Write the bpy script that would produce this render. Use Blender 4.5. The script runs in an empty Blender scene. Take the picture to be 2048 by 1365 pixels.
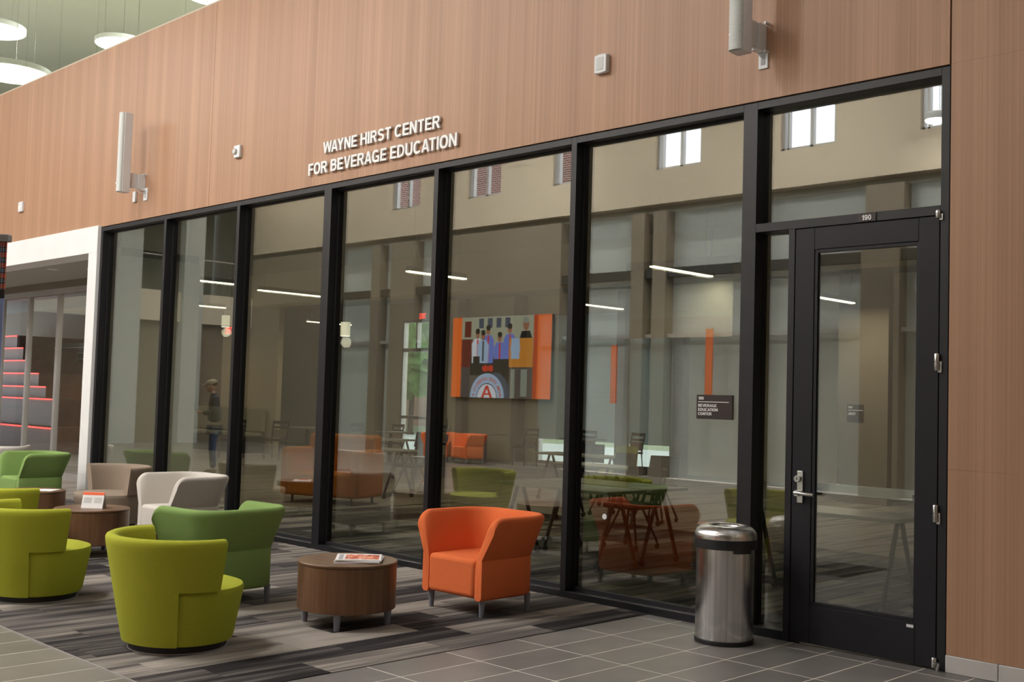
import bpy, bmesh, math, random
from mathutils import Vector, Matrix
random.seed(7)
R = math.radians
sc = bpy.context.scene
C = sc.collection

# ------------------------------------------------------------------ camera
CAM_H, CAM_Y, FPX = 1.55, -6.7304, 2249.11
YAW, PIT, ROL = R(44.68485), R(3.02828), R(1.696)
fw = Vector((-math.sin(YAW)*math.cos(PIT), math.cos(YAW)*math.cos(PIT), math.sin(PIT)))
rt = fw.cross(Vector((0, 0, 1))).normalized()
up = rt.cross(fw)
r2 = math.cos(ROL)*rt + math.sin(ROL)*up
u2 = -math.sin(ROL)*rt + math.cos(ROL)*up
cd = bpy.data.cameras.new('camera')
cam = bpy.data.objects.new('camera', cd)
C.objects.link(cam)
M = Matrix((r2, u2, -fw)).transposed().to_4x4()
M.translation = Vector((0, CAM_Y, CAM_H))
cam.matrix_world = M
cd.sensor_width = 36
cd.lens = FPX/2048*36
cd.clip_end = 300
sc.camera = cam

# ------------------------------------------------------------------ world, exposure
sc.view_settings.view_transform = 'Standard'
sc.view_settings.look = 'None'
sc.view_settings.gamma = 1
sc.view_settings.use_curve_mapping = False
sc.view_settings.exposure = 0.14
w = bpy.data.worlds.new('sky')
sc.world = w
w.use_nodes = True
w.node_tree.nodes['Background'].inputs[0].default_value = (.86, .93, 1.0, 1)
w.node_tree.nodes['Background'].inputs[1].default_value = 5.0

LIGHT = dict(disc=235, upper=620, linear=34, pend=11, wall_fill=330)

def area(name, loc, sx, sy, power, rot, col=(1, 1, 1), shape='RECTANGLE', parent=None):
    l = bpy.data.lights.new(name, 'AREA')
    l.shape = shape
    l.size = sx
    if shape in ('RECTANGLE', 'ELLIPSE'): l.size_y = sy
    l.energy = power
    l.color = col
    o = bpy.data.objects.new(name, l)
    o.location = loc
    o.rotation_euler = rot
    C.objects.link(o)
    if parent: o.parent = parent
    return o

# daylight entering through each clerestory window of the opposite wall
CLER = [-23.95, -20.9, -17.95, -14.92, -11.82, -8.95, -5.9, -2.9, .1]
DY = -12.43
for x in CLER:
    area('clerestory_portal', (x+.6, DY-.2, 7.65), 1.2, 2.0, 1, (R(90), 0, 0)).data.cycles.is_portal = True

# ------------------------------------------------------------------ helpers
def tag(o, label=None, cat=None, group=None, kind=None):
    if label: o['label'] = label
    if cat: o['category'] = cat
    if group: o['group'] = group
    if kind: o['kind'] = kind
    return o

def empty(name, loc=(0, 0, 0), rz=0, label=None, cat=None, group=None, kind=None, parent=None):
    o = bpy.data.objects.new(name, None)
    o.empty_display_size = .1
    C.objects.link(o)
    o.location = loc
    o.rotation_euler = (0, 0, rz)
    if parent: o.parent = parent
    return tag(o, label, cat, group, kind)

class B:
    """collects shapes into one mesh"""
    def __init__(s): s.bm = bmesh.new()
    def box(s, x0, x1, y0, y1, z0, z1):
        x0, x1 = min(x0, x1), max(x0, x1); y0, y1 = min(y0, y1), max(y0, y1); z0, z1 = min(z0, z1), max(z0, z1)
        v = [s.bm.verts.new(p) for p in [(x0,y0,z0),(x1,y0,z0),(x1,y1,z0),(x0,y1,z0),(x0,y0,z1),(x1,y0,z1),(x1,y1,z1),(x0,y1,z1)]]
        for f in ((3,2,1,0),(4,5,6,7),(0,1,5,4),(1,2,6,5),(2,3,7,6),(3,0,4,7)): s.bm.faces.new([v[i] for i in f])
        return s
    def lathe(s, prof, n=32, c=(0, 0, 0), cap=True, axis='z'):
        rings = []
        for r, z in prof:
            ring = []
            for i in range(n):
                a = 2*math.pi*i/n
                p = (r*math.cos(a), r*math.sin(a), z)
                if axis == 'y': p = (p[0], p[2], p[1])
                if axis == 'x': p = (p[2], p[0], p[1])
                ring.append(s.bm.verts.new((p[0]+c[0], p[1]+c[1], p[2]+c[2])))
            rings.append(ring)
        for a, b in zip(rings, rings[1:]):
            for i in range(n):
                s.bm.faces.new((a[i], a[(i+1) % n], b[(i+1) % n], b[i]))
        if cap:
            s.bm.faces.new(rings[0][::-1]); s.bm.faces.new(rings[-1])
        return s
    def tube(s, pts, r, n=8, r1=None):
        pts = [Vector(p) for p in pts]
        rings = []
        for i, p in enumerate(pts):
            d = (pts[min(i+1, len(pts)-1)]-pts[max(i-1, 0)]).normalized()
            a = d.cross(Vector((0, 0, 1)))
            if a.length < 1e-3: a = d.cross(Vector((1, 0, 0)))
            a.normalize(); b = d.cross(a)
            rr = r if r1 is None else r+(r1-r)*i/(len(pts)-1)
            rings.append([s.bm.verts.new(p+rr*(math.cos(2*math.pi*k/n)*a+math.sin(2*math.pi*k/n)*b)) for k in range(n)])
        for a, b in zip(rings, rings[1:]):
            for i in range(n):
                s.bm.faces.new((a[i], a[(i+1) % n], b[(i+1) % n], b[i]))
        s.bm.faces.new(rings[0][::-1]); s.bm.faces.new(rings[-1])
        return s
    def poly(s, pts, y0, y1, plane='xz'):
        """extruded outline"""
        def q(p, t): return (p[0], t, p[1]) if plane == 'xz' else ((p[0], p[1], t) if plane == 'xy' else (t, p[0], p[1]))
        a = [s.bm.verts.new(q(p, y0)) for p in pts]; b = [s.bm.verts.new(q(p, y1)) for p in pts]
        n = len(pts)
        s.bm.faces.new(a); s.bm.faces.new(b[::-1])
        for i in range(n): s.bm.faces.new((a[i], b[i], b[(i+1) % n], a[(i+1) % n]))
        return s
    def mesh(s, name, smooth=None):
        bmesh.ops.recalc_face_normals(s.bm, faces=s.bm.faces)
        me = bpy.data.meshes.new(name)
        s.bm.to_mesh(me); s.bm.free()
        if smooth is not None:
            for p in me.polygons: p.use_smooth = True
            try: me.set_sharp_from_angle(angle=R(smooth))
            except Exception: pass
        return me
    def build(s, name, mat, parent=None, smooth=None, bevel=0, seg=2, loc=None, kind=None):
        me = s.mesh(name, smooth)
        return link(name, me, mat, parent, bevel, seg, loc, kind)

def link(name, me, mat, parent=None, bevel=0, seg=2, loc=None, kind=None):
    if mat and not me.materials: me.materials.append(mat)
    o = bpy.data.objects.new(name, me)
    C.objects.link(o)
    if parent: o.parent = parent
    if loc: o.location = loc
    if bevel:
        m = o.modifiers.new('bevel', 'BEVEL'); m.width = bevel; m.segments = seg; m.limit_method = 'ANGLE'; m.angle_limit = R(35)
        for p in me.polygons: p.use_smooth = True
        m.harden_normals = False
        try: me.set_sharp_from_angle(angle=R(40))
        except Exception: pass
    if kind: o['kind'] = kind
    return o

def copy_tree(o, parent=None):
    c = o.copy(); C.objects.link(c)
    c.parent = parent
    for ch in list(o.children): copy_tree(ch, c)
    return c

def nd(t, ty, **kw):
    n = t.nodes.new(ty)
    for k, v in kw.items(): setattr(n, k, v)
    return n

def mat(name, col, rough=.6, metal=0, emit=None, strength=0, noise=None, bump=None, spec=.5, coat=0):
    """noise=(scale xyz, amount, detail, coords) multiplies the colour; bump=(scale xyz, strength)"""
    m = bpy.data.materials.new(name); m.use_nodes = True
    t = m.node_tree; b = t.nodes['Principled BSDF']
    b.inputs['Base Color'].default_value = (*col, 1)
    b.inputs['Roughness'].default_value = rough
    b.inputs['Metallic'].default_value = metal
    b.inputs['Specular IOR Level'].default_value = spec
    if coat: b.inputs['Coat Weight'].default_value = coat
    if emit:
        b.inputs['Emission Color'].default_value = (*emit, 1); b.inputs['Emission Strength'].default_value = strength
    tc = nd(t, 'ShaderNodeTexCoord')
    if noise:
        s, amt, det = noise[:3]
        mp = nd(t, 'ShaderNodeMapping'); mp.inputs['Scale'].default_value = s
        t.links.new(tc.outputs[noise[3] if len(noise) > 3 else 'Object'], mp.inputs[0])
        n = nd(t, 'ShaderNodeTexNoise'); n.inputs['Scale'].default_value = 1; n.inputs['Detail'].default_value = det
        t.links.new(mp.outputs[0], n.inputs['Vector'])
        r = nd(t, 'ShaderNodeMapRange'); r.inputs['From Min'].default_value = .25; r.inputs['From Max'].default_value = .75
        r.inputs['To Min'].default_value = 1-amt; r.inputs['To Max'].default_value = 1+amt
        t.links.new(n.outputs[0], r.inputs[0])
        mx = nd(t, 'ShaderNodeVectorMath', operation='SCALE'); mx.inputs[0].default_value = col
        t.links.new(r.outputs[0], mx.inputs['Scale'])
        t.links.new(mx.outputs[0], b.inputs['Base Color'])
    if bump:
        mp = nd(t, 'ShaderNodeMapping'); mp.inputs['Scale'].default_value = bump[0]
        t.links.new(tc.outputs['Object'], mp.inputs[0])
        n = nd(t, 'ShaderNodeTexNoise'); n.inputs['Scale'].default_value = 1; n.inputs['Detail'].default_value = 3
        t.links.new(mp.outputs[0], n.inputs['Vector'])
        bp = nd(t, 'ShaderNodeBump'); bp.inputs['Strength'].default_value = bump[1]; bp.inputs['Distance'].default_value = .003
        t.links.new(n.outputs[0], bp.inputs['Height']); t.links.new(bp.outputs[0], b.inputs['Normal'])
    return m

def srgb(r, g, b):
    f = lambda c: (c/255/12.92 if c/255 <= .04045 else ((c/255+.055)/1.055)**2.4)
    return (f(r), f(g), f(b))

def glass(name, tint, ior, rough=0.0):
    """thin coated pane: Fresnel reflection over tinted see-through"""
    m = bpy.data.materials.new(name); m.use_nodes = True
    t = m.node_tree; t.nodes.remove(t.nodes['Principled BSDF'])
    tr = nd(t, 'ShaderNodeBsdfTransparent'); tr.inputs[0].default_value = (*tint, 1)
    g = nd(t, 'ShaderNodeBsdfGlossy'); g.inputs['Roughness'].default_value = rough
    g.inputs[0].default_value = (1, 1, 1, 1)
    fr = nd(t, 'ShaderNodeFresnel'); fr.inputs[0].default_value = ior
    # a pane has two faces: keep the same index on the way in and on the way out
    ge = nd(t, 'ShaderNodeNewGeometry')
    mr = nd(t, 'ShaderNodeMapRange'); mr.inputs['To Min'].default_value = ior; mr.inputs['To Max'].default_value = 1/ior
    t.links.new(ge.outputs['Backfacing'], mr.inputs[0]); t.links.new(mr.outputs[0], fr.inputs[0])
    mx = nd(t, 'ShaderNodeMixShader')
    t.links.new(fr.outputs[0], mx.inputs[0]); t.links.new(tr.outputs[0], mx.inputs[1]); t.links.new(g.outputs[0], mx.inputs[2])
    t.links.new(mx.outputs[0], t.nodes['Material Output'].inputs[0])
    return m

def wood_mat(name, c1, c2, sx=60, sz=.35, axis='z', rough=.45, fine=420, fa=.10):
    m = bpy.data.materials.new(name); m.use_nodes = True
    t = m.node_tree; b = t.nodes['Principled BSDF']; b.inputs['Roughness'].default_value = rough
    b.inputs['Specular IOR Level'].default_value = .35
    tc = nd(t, 'ShaderNodeTexCoord')
    def noise(s, det):
        mp = nd(t, 'ShaderNodeMapping')
        mp.inputs['Scale'].default_value = (s, s, sz) if axis == 'z' else ((s, sz, s) if axis == 'y' else (sz, s, s))
        t.links.new(tc.outputs['Object'], mp.inputs[0])
        n = nd(t, 'ShaderNodeTexNoise'); n.inputs['Scale'].default_value = 1; n.inputs['Detail'].default_value = det
        t.links.new(mp.outputs[0], n.inputs['Vector']); return n
    n1 = noise(sx*.12, 2); n2 = noise(sx, 4); n3 = noise(fine, 2)
    a = nd(t, 'ShaderNodeMath', operation='MULTIPLY_ADD'); a.inputs[1].default_value = .55
    t.links.new(n1.outputs[0], a.inputs[0])
    k = nd(t, 'ShaderNodeMath', operation='MULTIPLY'); k.inputs[1].default_value = .45
    t.links.new(n2.outputs[0], k.inputs[0]); t.links.new(k.outputs[0], a.inputs[2])
    rp = nd(t, 'ShaderNodeValToRGB')
    rp.color_ramp.elements[0].position = .36; rp.color_ramp.elements[0].color = (*c1, 1)
    rp.color_ramp.elements[1].position = .66; rp.color_ramp.elements[1].color = (*c2, 1)
    t.links.new(a.outputs[0], rp.inputs[0])
    r = nd(t, 'ShaderNodeMapRange'); r.inputs['From Min'].default_value = .3; r.inputs['From Max'].default_value = .7
    r.inputs['To Min'].default_value = 1-fa; r.inputs['To Max'].default_value = 1+fa
    t.links.new(n3.outputs[0], r.inputs[0])
    mx = nd(t, 'ShaderNodeVectorMath', operation='SCALE')
    t.links.new(rp.outputs[0], mx.inputs[0]); t.links.new(r.outputs[0], mx.inputs['Scale'])
    t.links.new(mx.outputs[0], b.inputs['Base Color'])
    return m

def carpet_mat(name):
    m = bpy.data.materials.new(name); m.use_nodes = True
    t = m.node_tree; b = t.nodes['Principled BSDF']; b.inputs['Roughness'].default_value = .95; b.inputs['Specular IOR Level'].default_value = .1
    tc = nd(t, 'ShaderNodeTexCoord'); oi = nd(t, 'ShaderNodeObjectInfo')
    off = nd(t, 'ShaderNodeVectorMath', operation='MULTIPLY_ADD')
    off.inputs[1].default_value = (37, 53, 0)
    t.links.new(oi.outputs['Random'], off.inputs[0]); t.links.new(tc.outputs['Object'], off.inputs[2])
    def noise(s, det):
        mp = nd(t, 'ShaderNodeMapping'); mp.inputs['Scale'].default_value = s
        t.links.new(off.outputs[0], mp.inputs[0])
        n = nd(t, 'ShaderNodeTexNoise'); n.inputs['Scale'].default_value = 1; n.inputs['Detail'].default_value = det
        t.links.new(mp.outputs[0], n.inputs['Vector']); return n.outputs[0]
    def ma(op, a, bv, c=None):
        n = nd(t, 'ShaderNodeMath', operation=op)
        for i, v in enumerate((a, bv, c)):
            if v is None: continue
            if isinstance(v, (int, float)): n.inputs[i].default_value = v
            else: t.links.new(v, n.inputs[i])
        return n.outputs[0]
    broad = noise((9, .55, 1), 2); streak = noise((110, 1.3, 1), 5); grain = noise((300, 120, 1), 2)
    v = ma('MULTIPLY_ADD', broad, .95, ma('MULTIPLY_ADD', streak, .62, ma('MULTIPLY_ADD', grain, .16, ma('MULTIPLY_ADD', oi.outputs['Random'], .46, -.62))))
    rp = nd(t, 'ShaderNodeValToRGB'); e = rp.color_ramp.elements
    e[0].position = .27; e[0].color = (.027, .024, .025, 1)
    e[1].position = .68; e[1].color = (.31, .275, .24, 1)
    k = e.new(.40); k.color = (.085, .076, .073, 1)
    k = e.new(.56); k.color = (.165, .147, .132, 1)
    t.links.new(v, rp.inputs[0]); t.links.new(rp.outputs[0], b.inputs['Base Color'])
    bp = nd(t, 'ShaderNodeBump'); bp.inputs['Strength'].default_value = .4; bp.inputs['Distance'].default_value = .003
    t.links.new(grain, bp.inputs['Height']); t.links.new(bp.outputs[0], b.inputs['Normal'])
    return m

def tile_mat(name, col, rough=.40):
    m = bpy.data.materials.new(name); m.use_nodes = True
    t = m.node_tree; b = t.nodes['Principled BSDF']; b.inputs['Roughness'].default_value = rough; b.inputs['Specular IOR Level'].default_value = .5
    tc = nd(t, 'ShaderNodeTexCoord'); oi = nd(t, 'ShaderNodeObjectInfo')
    off = nd(t, 'ShaderNodeVectorMath', operation='MULTIPLY_ADD'); off.inputs[1].default_value = (31, 17, 0)
    t.links.new(oi.outputs['Random'], off.inputs[0]); t.links.new(tc.outputs['Object'], off.inputs[2])
    n = nd(t, 'ShaderNodeTexNoise'); n.inputs['Scale'].default_value = 3.5; n.inputs['Detail'].default_value = 5
    t.links.new(off.outputs[0], n.inputs['Vector'])
    r = nd(t, 'ShaderNodeMapRange'); r.inputs['From Min'].default_value = .3; r.inputs['From Max'].default_value = .7; r.inputs['To Min'].default_value = .86; r.inputs['To Max'].default_value = 1.1
    t.links.new(n.outputs[0], r.inputs[0])
    r3 = nd(t, 'ShaderNodeMapRange'); r3.inputs['To Min'].default_value = .88; r3.inputs['To Max'].default_value = 1.08
    t.links.new(oi.outputs['Random'], r3.inputs[0])
    k = nd(t, 'ShaderNodeMath', operation='MULTIPLY'); t.links.new(r.outputs[0], k.inputs[0]); t.links.new(r3.outputs[0], k.inputs[1])
    mx = nd(t, 'ShaderNodeVectorMath', operation='SCALE'); mx.inputs[0].default_value = col
    t.links.new(k.outputs[0], mx.inputs['Scale']); t.links.new(mx.outputs[0], b.inputs['Base Color'])
    return m

def brick_floor_mat(name, col, mortar, bw, bh, rough=.3, gap=.006, wall=False):
    m = bpy.data.materials.new(name); m.use_nodes = True
    t = m.node_tree; b = t.nodes['Principled BSDF']; b.inputs['Roughness'].default_value = rough
    tc = nd(t, 'ShaderNodeTexCoord')
    br = nd(t, 'ShaderNodeTexBrick'); br.offset = .5 if wall else 0; br.inputs['Scale'].default_value = 1
    br.inputs['Brick Width'].default_value = bw; br.inputs['Row Height'].default_value = bh; br.inputs['Mortar Size'].default_value = gap
    br.inputs['Color1'].default_value = (*[c*.85 for c in col], 1); br.inputs['Color2'].default_value = (*[c*1.15 for c in col], 1); br.inputs['Mortar'].default_value = (*mortar, 1)
    if wall:
        mp = nd(t, 'ShaderNodeMapping'); mp.inputs['Rotation'].default_value = (R(90), 0, 0)
        t.links.new(tc.outputs['Object'], mp.inputs[0]); t.links.new(mp.outputs[0], br.inputs['Vector'])
    else:
        t.links.new(tc.outputs['Object'], br.inputs['Vector'])
    t.links.new(br.outputs[0], b.inputs['Base Color'])
    return m

# ------------------------------------------------------------------ materials
MT = {}
MT['wood'] = wood_mat('wood_panel', (.355, .197, .118), (.460, .268, .168), sx=55, sz=.12, fine=330, fa=.13)
MT['black'] = mat('black_anodised', (.008, .008, .011), .45, spec=.45, noise=((3, 3, 3), .15, 3))
MT['black2'] = mat('door_black_paint', (.008, .008, .012), .5, spec=.35, noise=((4, 4, 4), .12, 3))
MT['gasket'] = mat('rubber_gasket', (.006, .006, .008), .7, noise=((5, 5, 5), .1, 2))
MT['pane'] = glass('coated_glass', (.72, .74, .68), 2.45)
MT['doorpane'] = glass('door_glass', (.84, .86, .82), 1.95)
MT['upglass'] = glass('upper_glass', (.86, .92, .88), 1.6)
MT['clear'] = glass('clear_glass', (.93, .95, .94), 1.45)
MT['white'] = mat('white_paint', (.82, .81, .81), .5, noise=((2, 2, 2), .03, 2))
MT['plastic'] = mat('white_plastic', (.74, .75, .77), .4, noise=((4, 4, 4), .03, 2))
MT['letter'] = mat('letter_white', (.86, .85, .84), .4, noise=((5, 5, 5), .02, 2))
MT['tan'] = mat('tan_paint', (.55, .465, .36), .8, noise=((.6, .6, .6), .05, 3))
MT['tanlt'] = mat('light_tan_paint', (.56, .50, .40), .8, noise=((.6, .6, .6), .05, 3))
MT['taupe_wall'] = mat('taupe_paint', (.20, .165, .125), .8, noise=((.6, .6, .6), .06, 3))
MT['ceil'] = mat('ceiling_paint', (.42, .40, .36), .85, noise=((.5, .5, .5), .05, 3))
MT['sage'] = mat('sage_paint', (.50, .60, .575), .8, noise=((.5, .5, .5), .05, 3))
MT['screencloth'] = mat('screen_cloth', (.22, .21, .175), .9, noise=((2, 2, 2), .04, 2))
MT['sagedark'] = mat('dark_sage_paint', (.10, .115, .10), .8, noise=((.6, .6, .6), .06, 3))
MT['shade'] = mat('window_shade_fabric', (.42, .445, .435), .9, noise=((1, 1, 30), .06, 2))
MT['rshade'] = mat('translucent_shade', (.50, .54, .55), .9, noise=((1, 1, 30), .06, 2))
_t = MT['rshade'].node_tree; _tr = nd(_t, 'ShaderNodeBsdfTranslucent'); _tr.inputs[0].default_value = (.15, .172, .182, 1)
_ad = nd(_t, 'ShaderNodeAddShader'); _t.links.new(_t.nodes['Principled BSDF'].outputs[0], _ad.inputs[0]); _t.links.new(_tr.outputs[0], _ad.inputs[1]); _t.links.new(_ad.outputs[0], _t.nodes['Material Output'].inputs[0])
MT['tile'] = tile_mat('floor_tile', (.175, .163, .155))
MT['tile_l'] = tile_mat('floor_tile_brown', (.185, .172, .145))
MT['grout'] = mat('grout', (.78, .73, .66), .9, noise=((20, 20, 20), .08, 3))
MT['basetile'] = mat('base_tile', (.55, .53, .51), .4, noise=((4, 4, 4), .04, 3))
MT['tilefar'] = brick_floor_mat('tile_floor_beyond', (.19, .175, .15), (.42, .38, .33), .3018, .61, gap=.005)
MT['carpet'] = carpet_mat('carpet_plank')
MT['silver'] = mat('brushed_nickel', (.62, .61, .60), .3, metal=1, noise=((30, 30, 5), .08, 2))
MT['steel'] = mat('brushed_steel', (.74, .735, .73), .24, metal=1, noise=((48, 48, .3), .22, 4), bump=((160, 160, .5), .3))  # vertical colour noise paints streaks of reflection into the brushed metal
_t = MT['steel'].node_tree; _b = _t.nodes['Principled BSDF']; _b.inputs['Anisotropic'].default_value = .75
_tg = nd(_t, 'ShaderNodeTangent', direction_type='RADIAL', axis='Z'); _t.links.new(_tg.outputs[0], _b.inputs['Tangent'])
MT['legs'] = mat('grey_leg_paint', (.21, .22, .26), .45, noise=((8, 8, 8), .05, 2))
MT['table'] = wood_mat('walnut_laminate', (.095, .045, .022), (.20, .105, .055), sx=34, sz=1.2, rough=.38, fine=200, fa=.10)
MT['tabletop'] = wood_mat('walnut_laminate_top', (.115, .058, .028), (.22, .118, .062), sx=30, sz=1.2, axis='x', rough=.36, fine=200, fa=.10)
def fabric(name, col): return mat(name, col, .9, spec=.2, noise=((260, 260, 260), .10, 2), bump=((420, 420, 420), .22))
MT['lime'] = fabric('lime_fabric', (.35, .37, .030))
MT['green'] = fabric('green_fabric', (.20, .31, .095))
MT['orange'] = fabric('orange_fabric', (.74, .165, .052))
MT['cream'] = fabric('cream_fabric', (.60, .56, .51))
MT['taupe'] = fabric('taupe_fabric', (.275, .215, .165))
MT['charcoal'] = fabric('charcoal_fabric', (.02, .021, .025))
MT['darkwood'] = mat('dark_chair_wood', (.03, .018, .012), .4, noise=((6, 6, 30), .2, 3))
MT['plinth'] = mat('black_plinth', (.012, .012, .013), .5, noise=((6, 6, 6), .1, 2))
MT['paper'] = mat('paper', (.82, .80, .80), .7, noise=((9, 9, 9), .02, 2))
MT['paper_or'] = mat('printed_orange', (.85, .12, .03), .6, noise=((60, 60, 60), .1, 2))
MT['cover'] = mat('newspaper_picture', (.8, .2, .06), .6)
_t = MT['cover'].node_tree; _b = _t.nodes['Principled BSDF']; _n = nd(_t, 'ShaderNodeTexNoise'); _n.inputs['Scale'].default_value = 38; _n.inputs['Detail'].default_value = 3
_tc = nd(_t, 'ShaderNodeTexCoord'); _t.links.new(_tc.outputs['Object'], _n.inputs['Vector'])
_r = nd(_t, 'ShaderNodeValToRGB'); _e = _r.color_ramp.elements; _e[0].position = .36; _e[0].color = (.16, .06, .07, 1); _e[1].position = .66; _e[1].color = (.8, .72, .68, 1)
_k = _e.new(.46); _k.color = (.62, .12, .05, 1); _k = _e.new(.55); _k.color = (.85, .20, .05, 1)
_t.links.new(_n.outputs[0], _r.inputs[0]); _t.links.new(_r.outputs[0], _b.inputs['Base Color'])
MT['ink'] = mat('grey_ink', (.40, .40, .42), .7, noise=((9, 9, 9), .05, 2))
MT['signbrown'] = mat('sign_brown', (.028, .016, .015), .45, noise=((6, 6, 6), .05, 2))
MT['lamp'] = mat('lamp_diffuser', (.9, .9, .9), .5, emit=(1, .97, .93), strength=9)
MT['linlamp'] = mat('linear_lamp_diffuser', (.9, .9, .8), .5, emit=(1, .90, .66), strength=7)
MT['led'] = mat('red_led_strip', (.9, .1, .1), .5, emit=(1, .03, .015), strength=3)
MT['exit'] = mat('exit_sign_red', (.9, .1, .1), .5, emit=(1, .05, .03), strength=3)
MT['pend'] = mat('pendant_shade', (.85, .82, .7), .6, emit=(1, .93, .75), strength=.8)
MT['alum'] = mat('aluminium_frame', (.42, .40, .39), .42, metal=.5, noise=((3, 3, 3), .05, 2))
MT['brick'] = brick_floor_mat('brick_facade', (.20, .075, .055), (.45, .42, .40), .21, .075, rough=.9, gap=.008, wall=True)
MT['grass'] = mat('lawn', (.17, .20, .13), .9, noise=((2, 2, 2), .3, 4))
MT['paving'] = mat('concrete_paving', (.36, .37, .38), .9, noise=((1, 1, 1), .1, 3))
MT['leaf'] = mat('foliage', (.10, .17, .06), .9, noise=((3, 3, 3), .5, 4))
MT['skin'] = mat('skin', (.45, .26, .18), .6, noise=((20, 20, 20), .06, 2))
MT['navy'] = mat('navy_cloth', (.02, .028, .045), .9, noise=((60, 60, 60), .1, 2))
MT['denim'] = mat('denim', (.06, .09, .16), .9, noise=((60, 60, 60), .15, 2))
MT['cap'] = mat('khaki_cap', (.32, .27, .19), .8, noise=((40, 40, 40), .1, 2))
MT['hair'] = mat('dark_hair', (.015, .011, .009), .7, noise=((80, 80, 80), .2, 2))
MT['shoe'] = mat('brown_shoe', (.12, .085, .06), .6, noise=((20, 20, 20), .1, 2))
MT['phone'] = mat('phone_screen', (.1, .2, .3), .3, emit=(.35, .75, 1), strength=1.2)
MT['woodstep'] = wood_mat('stair_wood', (.11, .045, .022), (.19, .085, .042), sx=30, axis='x', rough=.5)
MT['beige'] = fabric('beige_upholstery', (.34, .32, .24))
MT['booth_or'] = fabric('amber_upholstery', (.55, .17, .02))
MT['tbl'] = mat('grey_laminate', (.30, .29, .26), .35, noise=((5, 5, 5), .06, 2))

# ================================================================== STRUCTURE
def struct(name, bm, m, **k):
    o = bm.build(name, m, **k); o['kind'] = 'structure'; return o

# ---- floor: grout bed, single tiles near the camera, far tile field
X_CARP, Y_CARP = -5.155, -3.80
floor = empty('floor', kind='structure')
B().box(-31, 6, DY-2, 0.0, -.12, -.0012).build('grout_bed', MT['grout'], floor)
# tile pieces on the right-hand walkway and along the front edge of the carpet
TX, TY = .3018, .612
tile_me = {}
def tile(x0, x1, y0, y1, m='tile'):
    g = .0056
    key = (round(x1-x0, 3), round(y1-y0, 3), m)
    if key not in tile_me:
        sx, sy = (x1-x0)/2-g, (y1-y0)/2-g
        tile_me[key] = B().box(-sx, sx, -sy, sy, -.006, 0).mesh('tile')
        tile_me[key].materials.append(MT[m])
    o = bpy.data.objects.new('tile', tile_me[key]); o.location = ((x0+x1)/2, (y0+y1)/2, 0)
    C.objects.link(o); o.parent = floor
YL = [0.0, -.155] + [-.795-.61*i for i in range(9)]
for i in range(14):
    x0 = X_CARP+TX*i; x1 = x0+TX
    for a, b in zip(YL, YL[1:]):
        if b < -5.2: continue
        tile(x0, x1, b, a)
for i in range(1, 24):
    x1 = X_CARP-TX*(i-1); x0 = x1-TX
    for k in range(2):
        tile(x0, x1, Y_CARP-.61*(k+1), Y_CARP-.61*k, 'tile_l')
B().box(X_CARP+TX*14, 6, DY, 0, -.006, -.001).box(X_CARP, X_CARP+TX*14, DY, -5.065, -.006, -.001).box(X_CARP-TX*23, X_CARP, DY, Y_CARP-1.22, -.006, -.001).box(-31, X_CARP-TX*23, DY, Y_CARP, -.006, -.001).build('far_tiles', MT['tilefar'], floor)

# ---- carpet planks
carpet = empty('floor', kind='structure')
B().box(-31, X_CARP, Y_CARP, 0, -.006, .0005).build('carpet_backing', MT['plinth'], carpet)
PW, PL = .2775, .925
pl_me = {}
def plank(x0, x1, y0, y1, par):
    key = (round(x1-x0, 3), round(y1-y0, 2))
    if key not in pl_me:
        sx, sy = (x1-x0)/2-.0006, (y1-y0)/2-.0006
        pl_me[key] = B().box(-sx, sx, -sy, sy, -.004, 0).mesh('carpet_plank'); pl_me[key].materials.append(MT['carpet'])
    o = bpy.data.objects.new('carpet_plank', pl_me[key]); o.location = ((x0+x1)/2, (y0+y1)/2, .005); C.objects.link(o); o.parent = par
def planks(xr, xl, ya, yb, par):
    i = 0; x = xr
    while x-PW > xl-1e-6:
        off = [0, .45, .22, .68, .10, .55, .33, .8][i % 8]*PL
        y = ya+off-PL
        while y < yb-.01:
            a, b = max(y, ya), min(y+PL, yb)
            if b-a > .03: plank(x-PW, x, a, b, par)
            y += PL
        x -= PW; i += 1
planks(X_CARP, -18.2, Y_CARP, 0, carpet)
B().box(-31, -18.15, Y_CARP, 0, 0, .005).build('far_carpet', MT['carpet'], carpet)
# silver edge strip between carpet and tile
e = B().box(-18, X_CARP, Y_CARP-.006, Y_CARP+.004, 0, .007).build('carpet_edge_strip', MT['alum'], carpet)

# ---- front wall: core and wood panels
wf = empty('wall_front', kind='structure')
B().box(-31, 6, .03, .2, 3.70, 6.10).box(-2.92, 6, .03, .2, 0, 3.7).box(-31, -24, .03, .2, 0, 3.72).build('wall_core', MT['plinth'], wf)
for x0, x1 in ((-29.5, -20.46), (-20.46, -11.69), (-11.69, -2.922), (-2.916, 6)):
    B().box(x0+.003, x1-.003, -.004, .03, 3.705, 6.13).build('wood_panel', MT['wood'], wf)
B().box(-2.914, 6, -.0035, .03, 1.21, 3.7042).build('wood_panel', MT['wood'], wf)
B().box(-2.914, 6, -.0035, .03, .105, 1.2092).build('wood_panel', MT['wood'], wf)
B().box(-31, 6, -.002, .21, 6.131, 6.15).build('wall_cap', MT['tanlt'], wf)
bb = empty('baseboard_right', kind='structure')
x = -2.918
for wdt in (.315, .61, .61, .61):
    B().box(x+.002, x+wdt-.002, -.014, .02, 0, .103).build('base_tile', MT['basetile'], bb, bevel=.004); x += wdt

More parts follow.
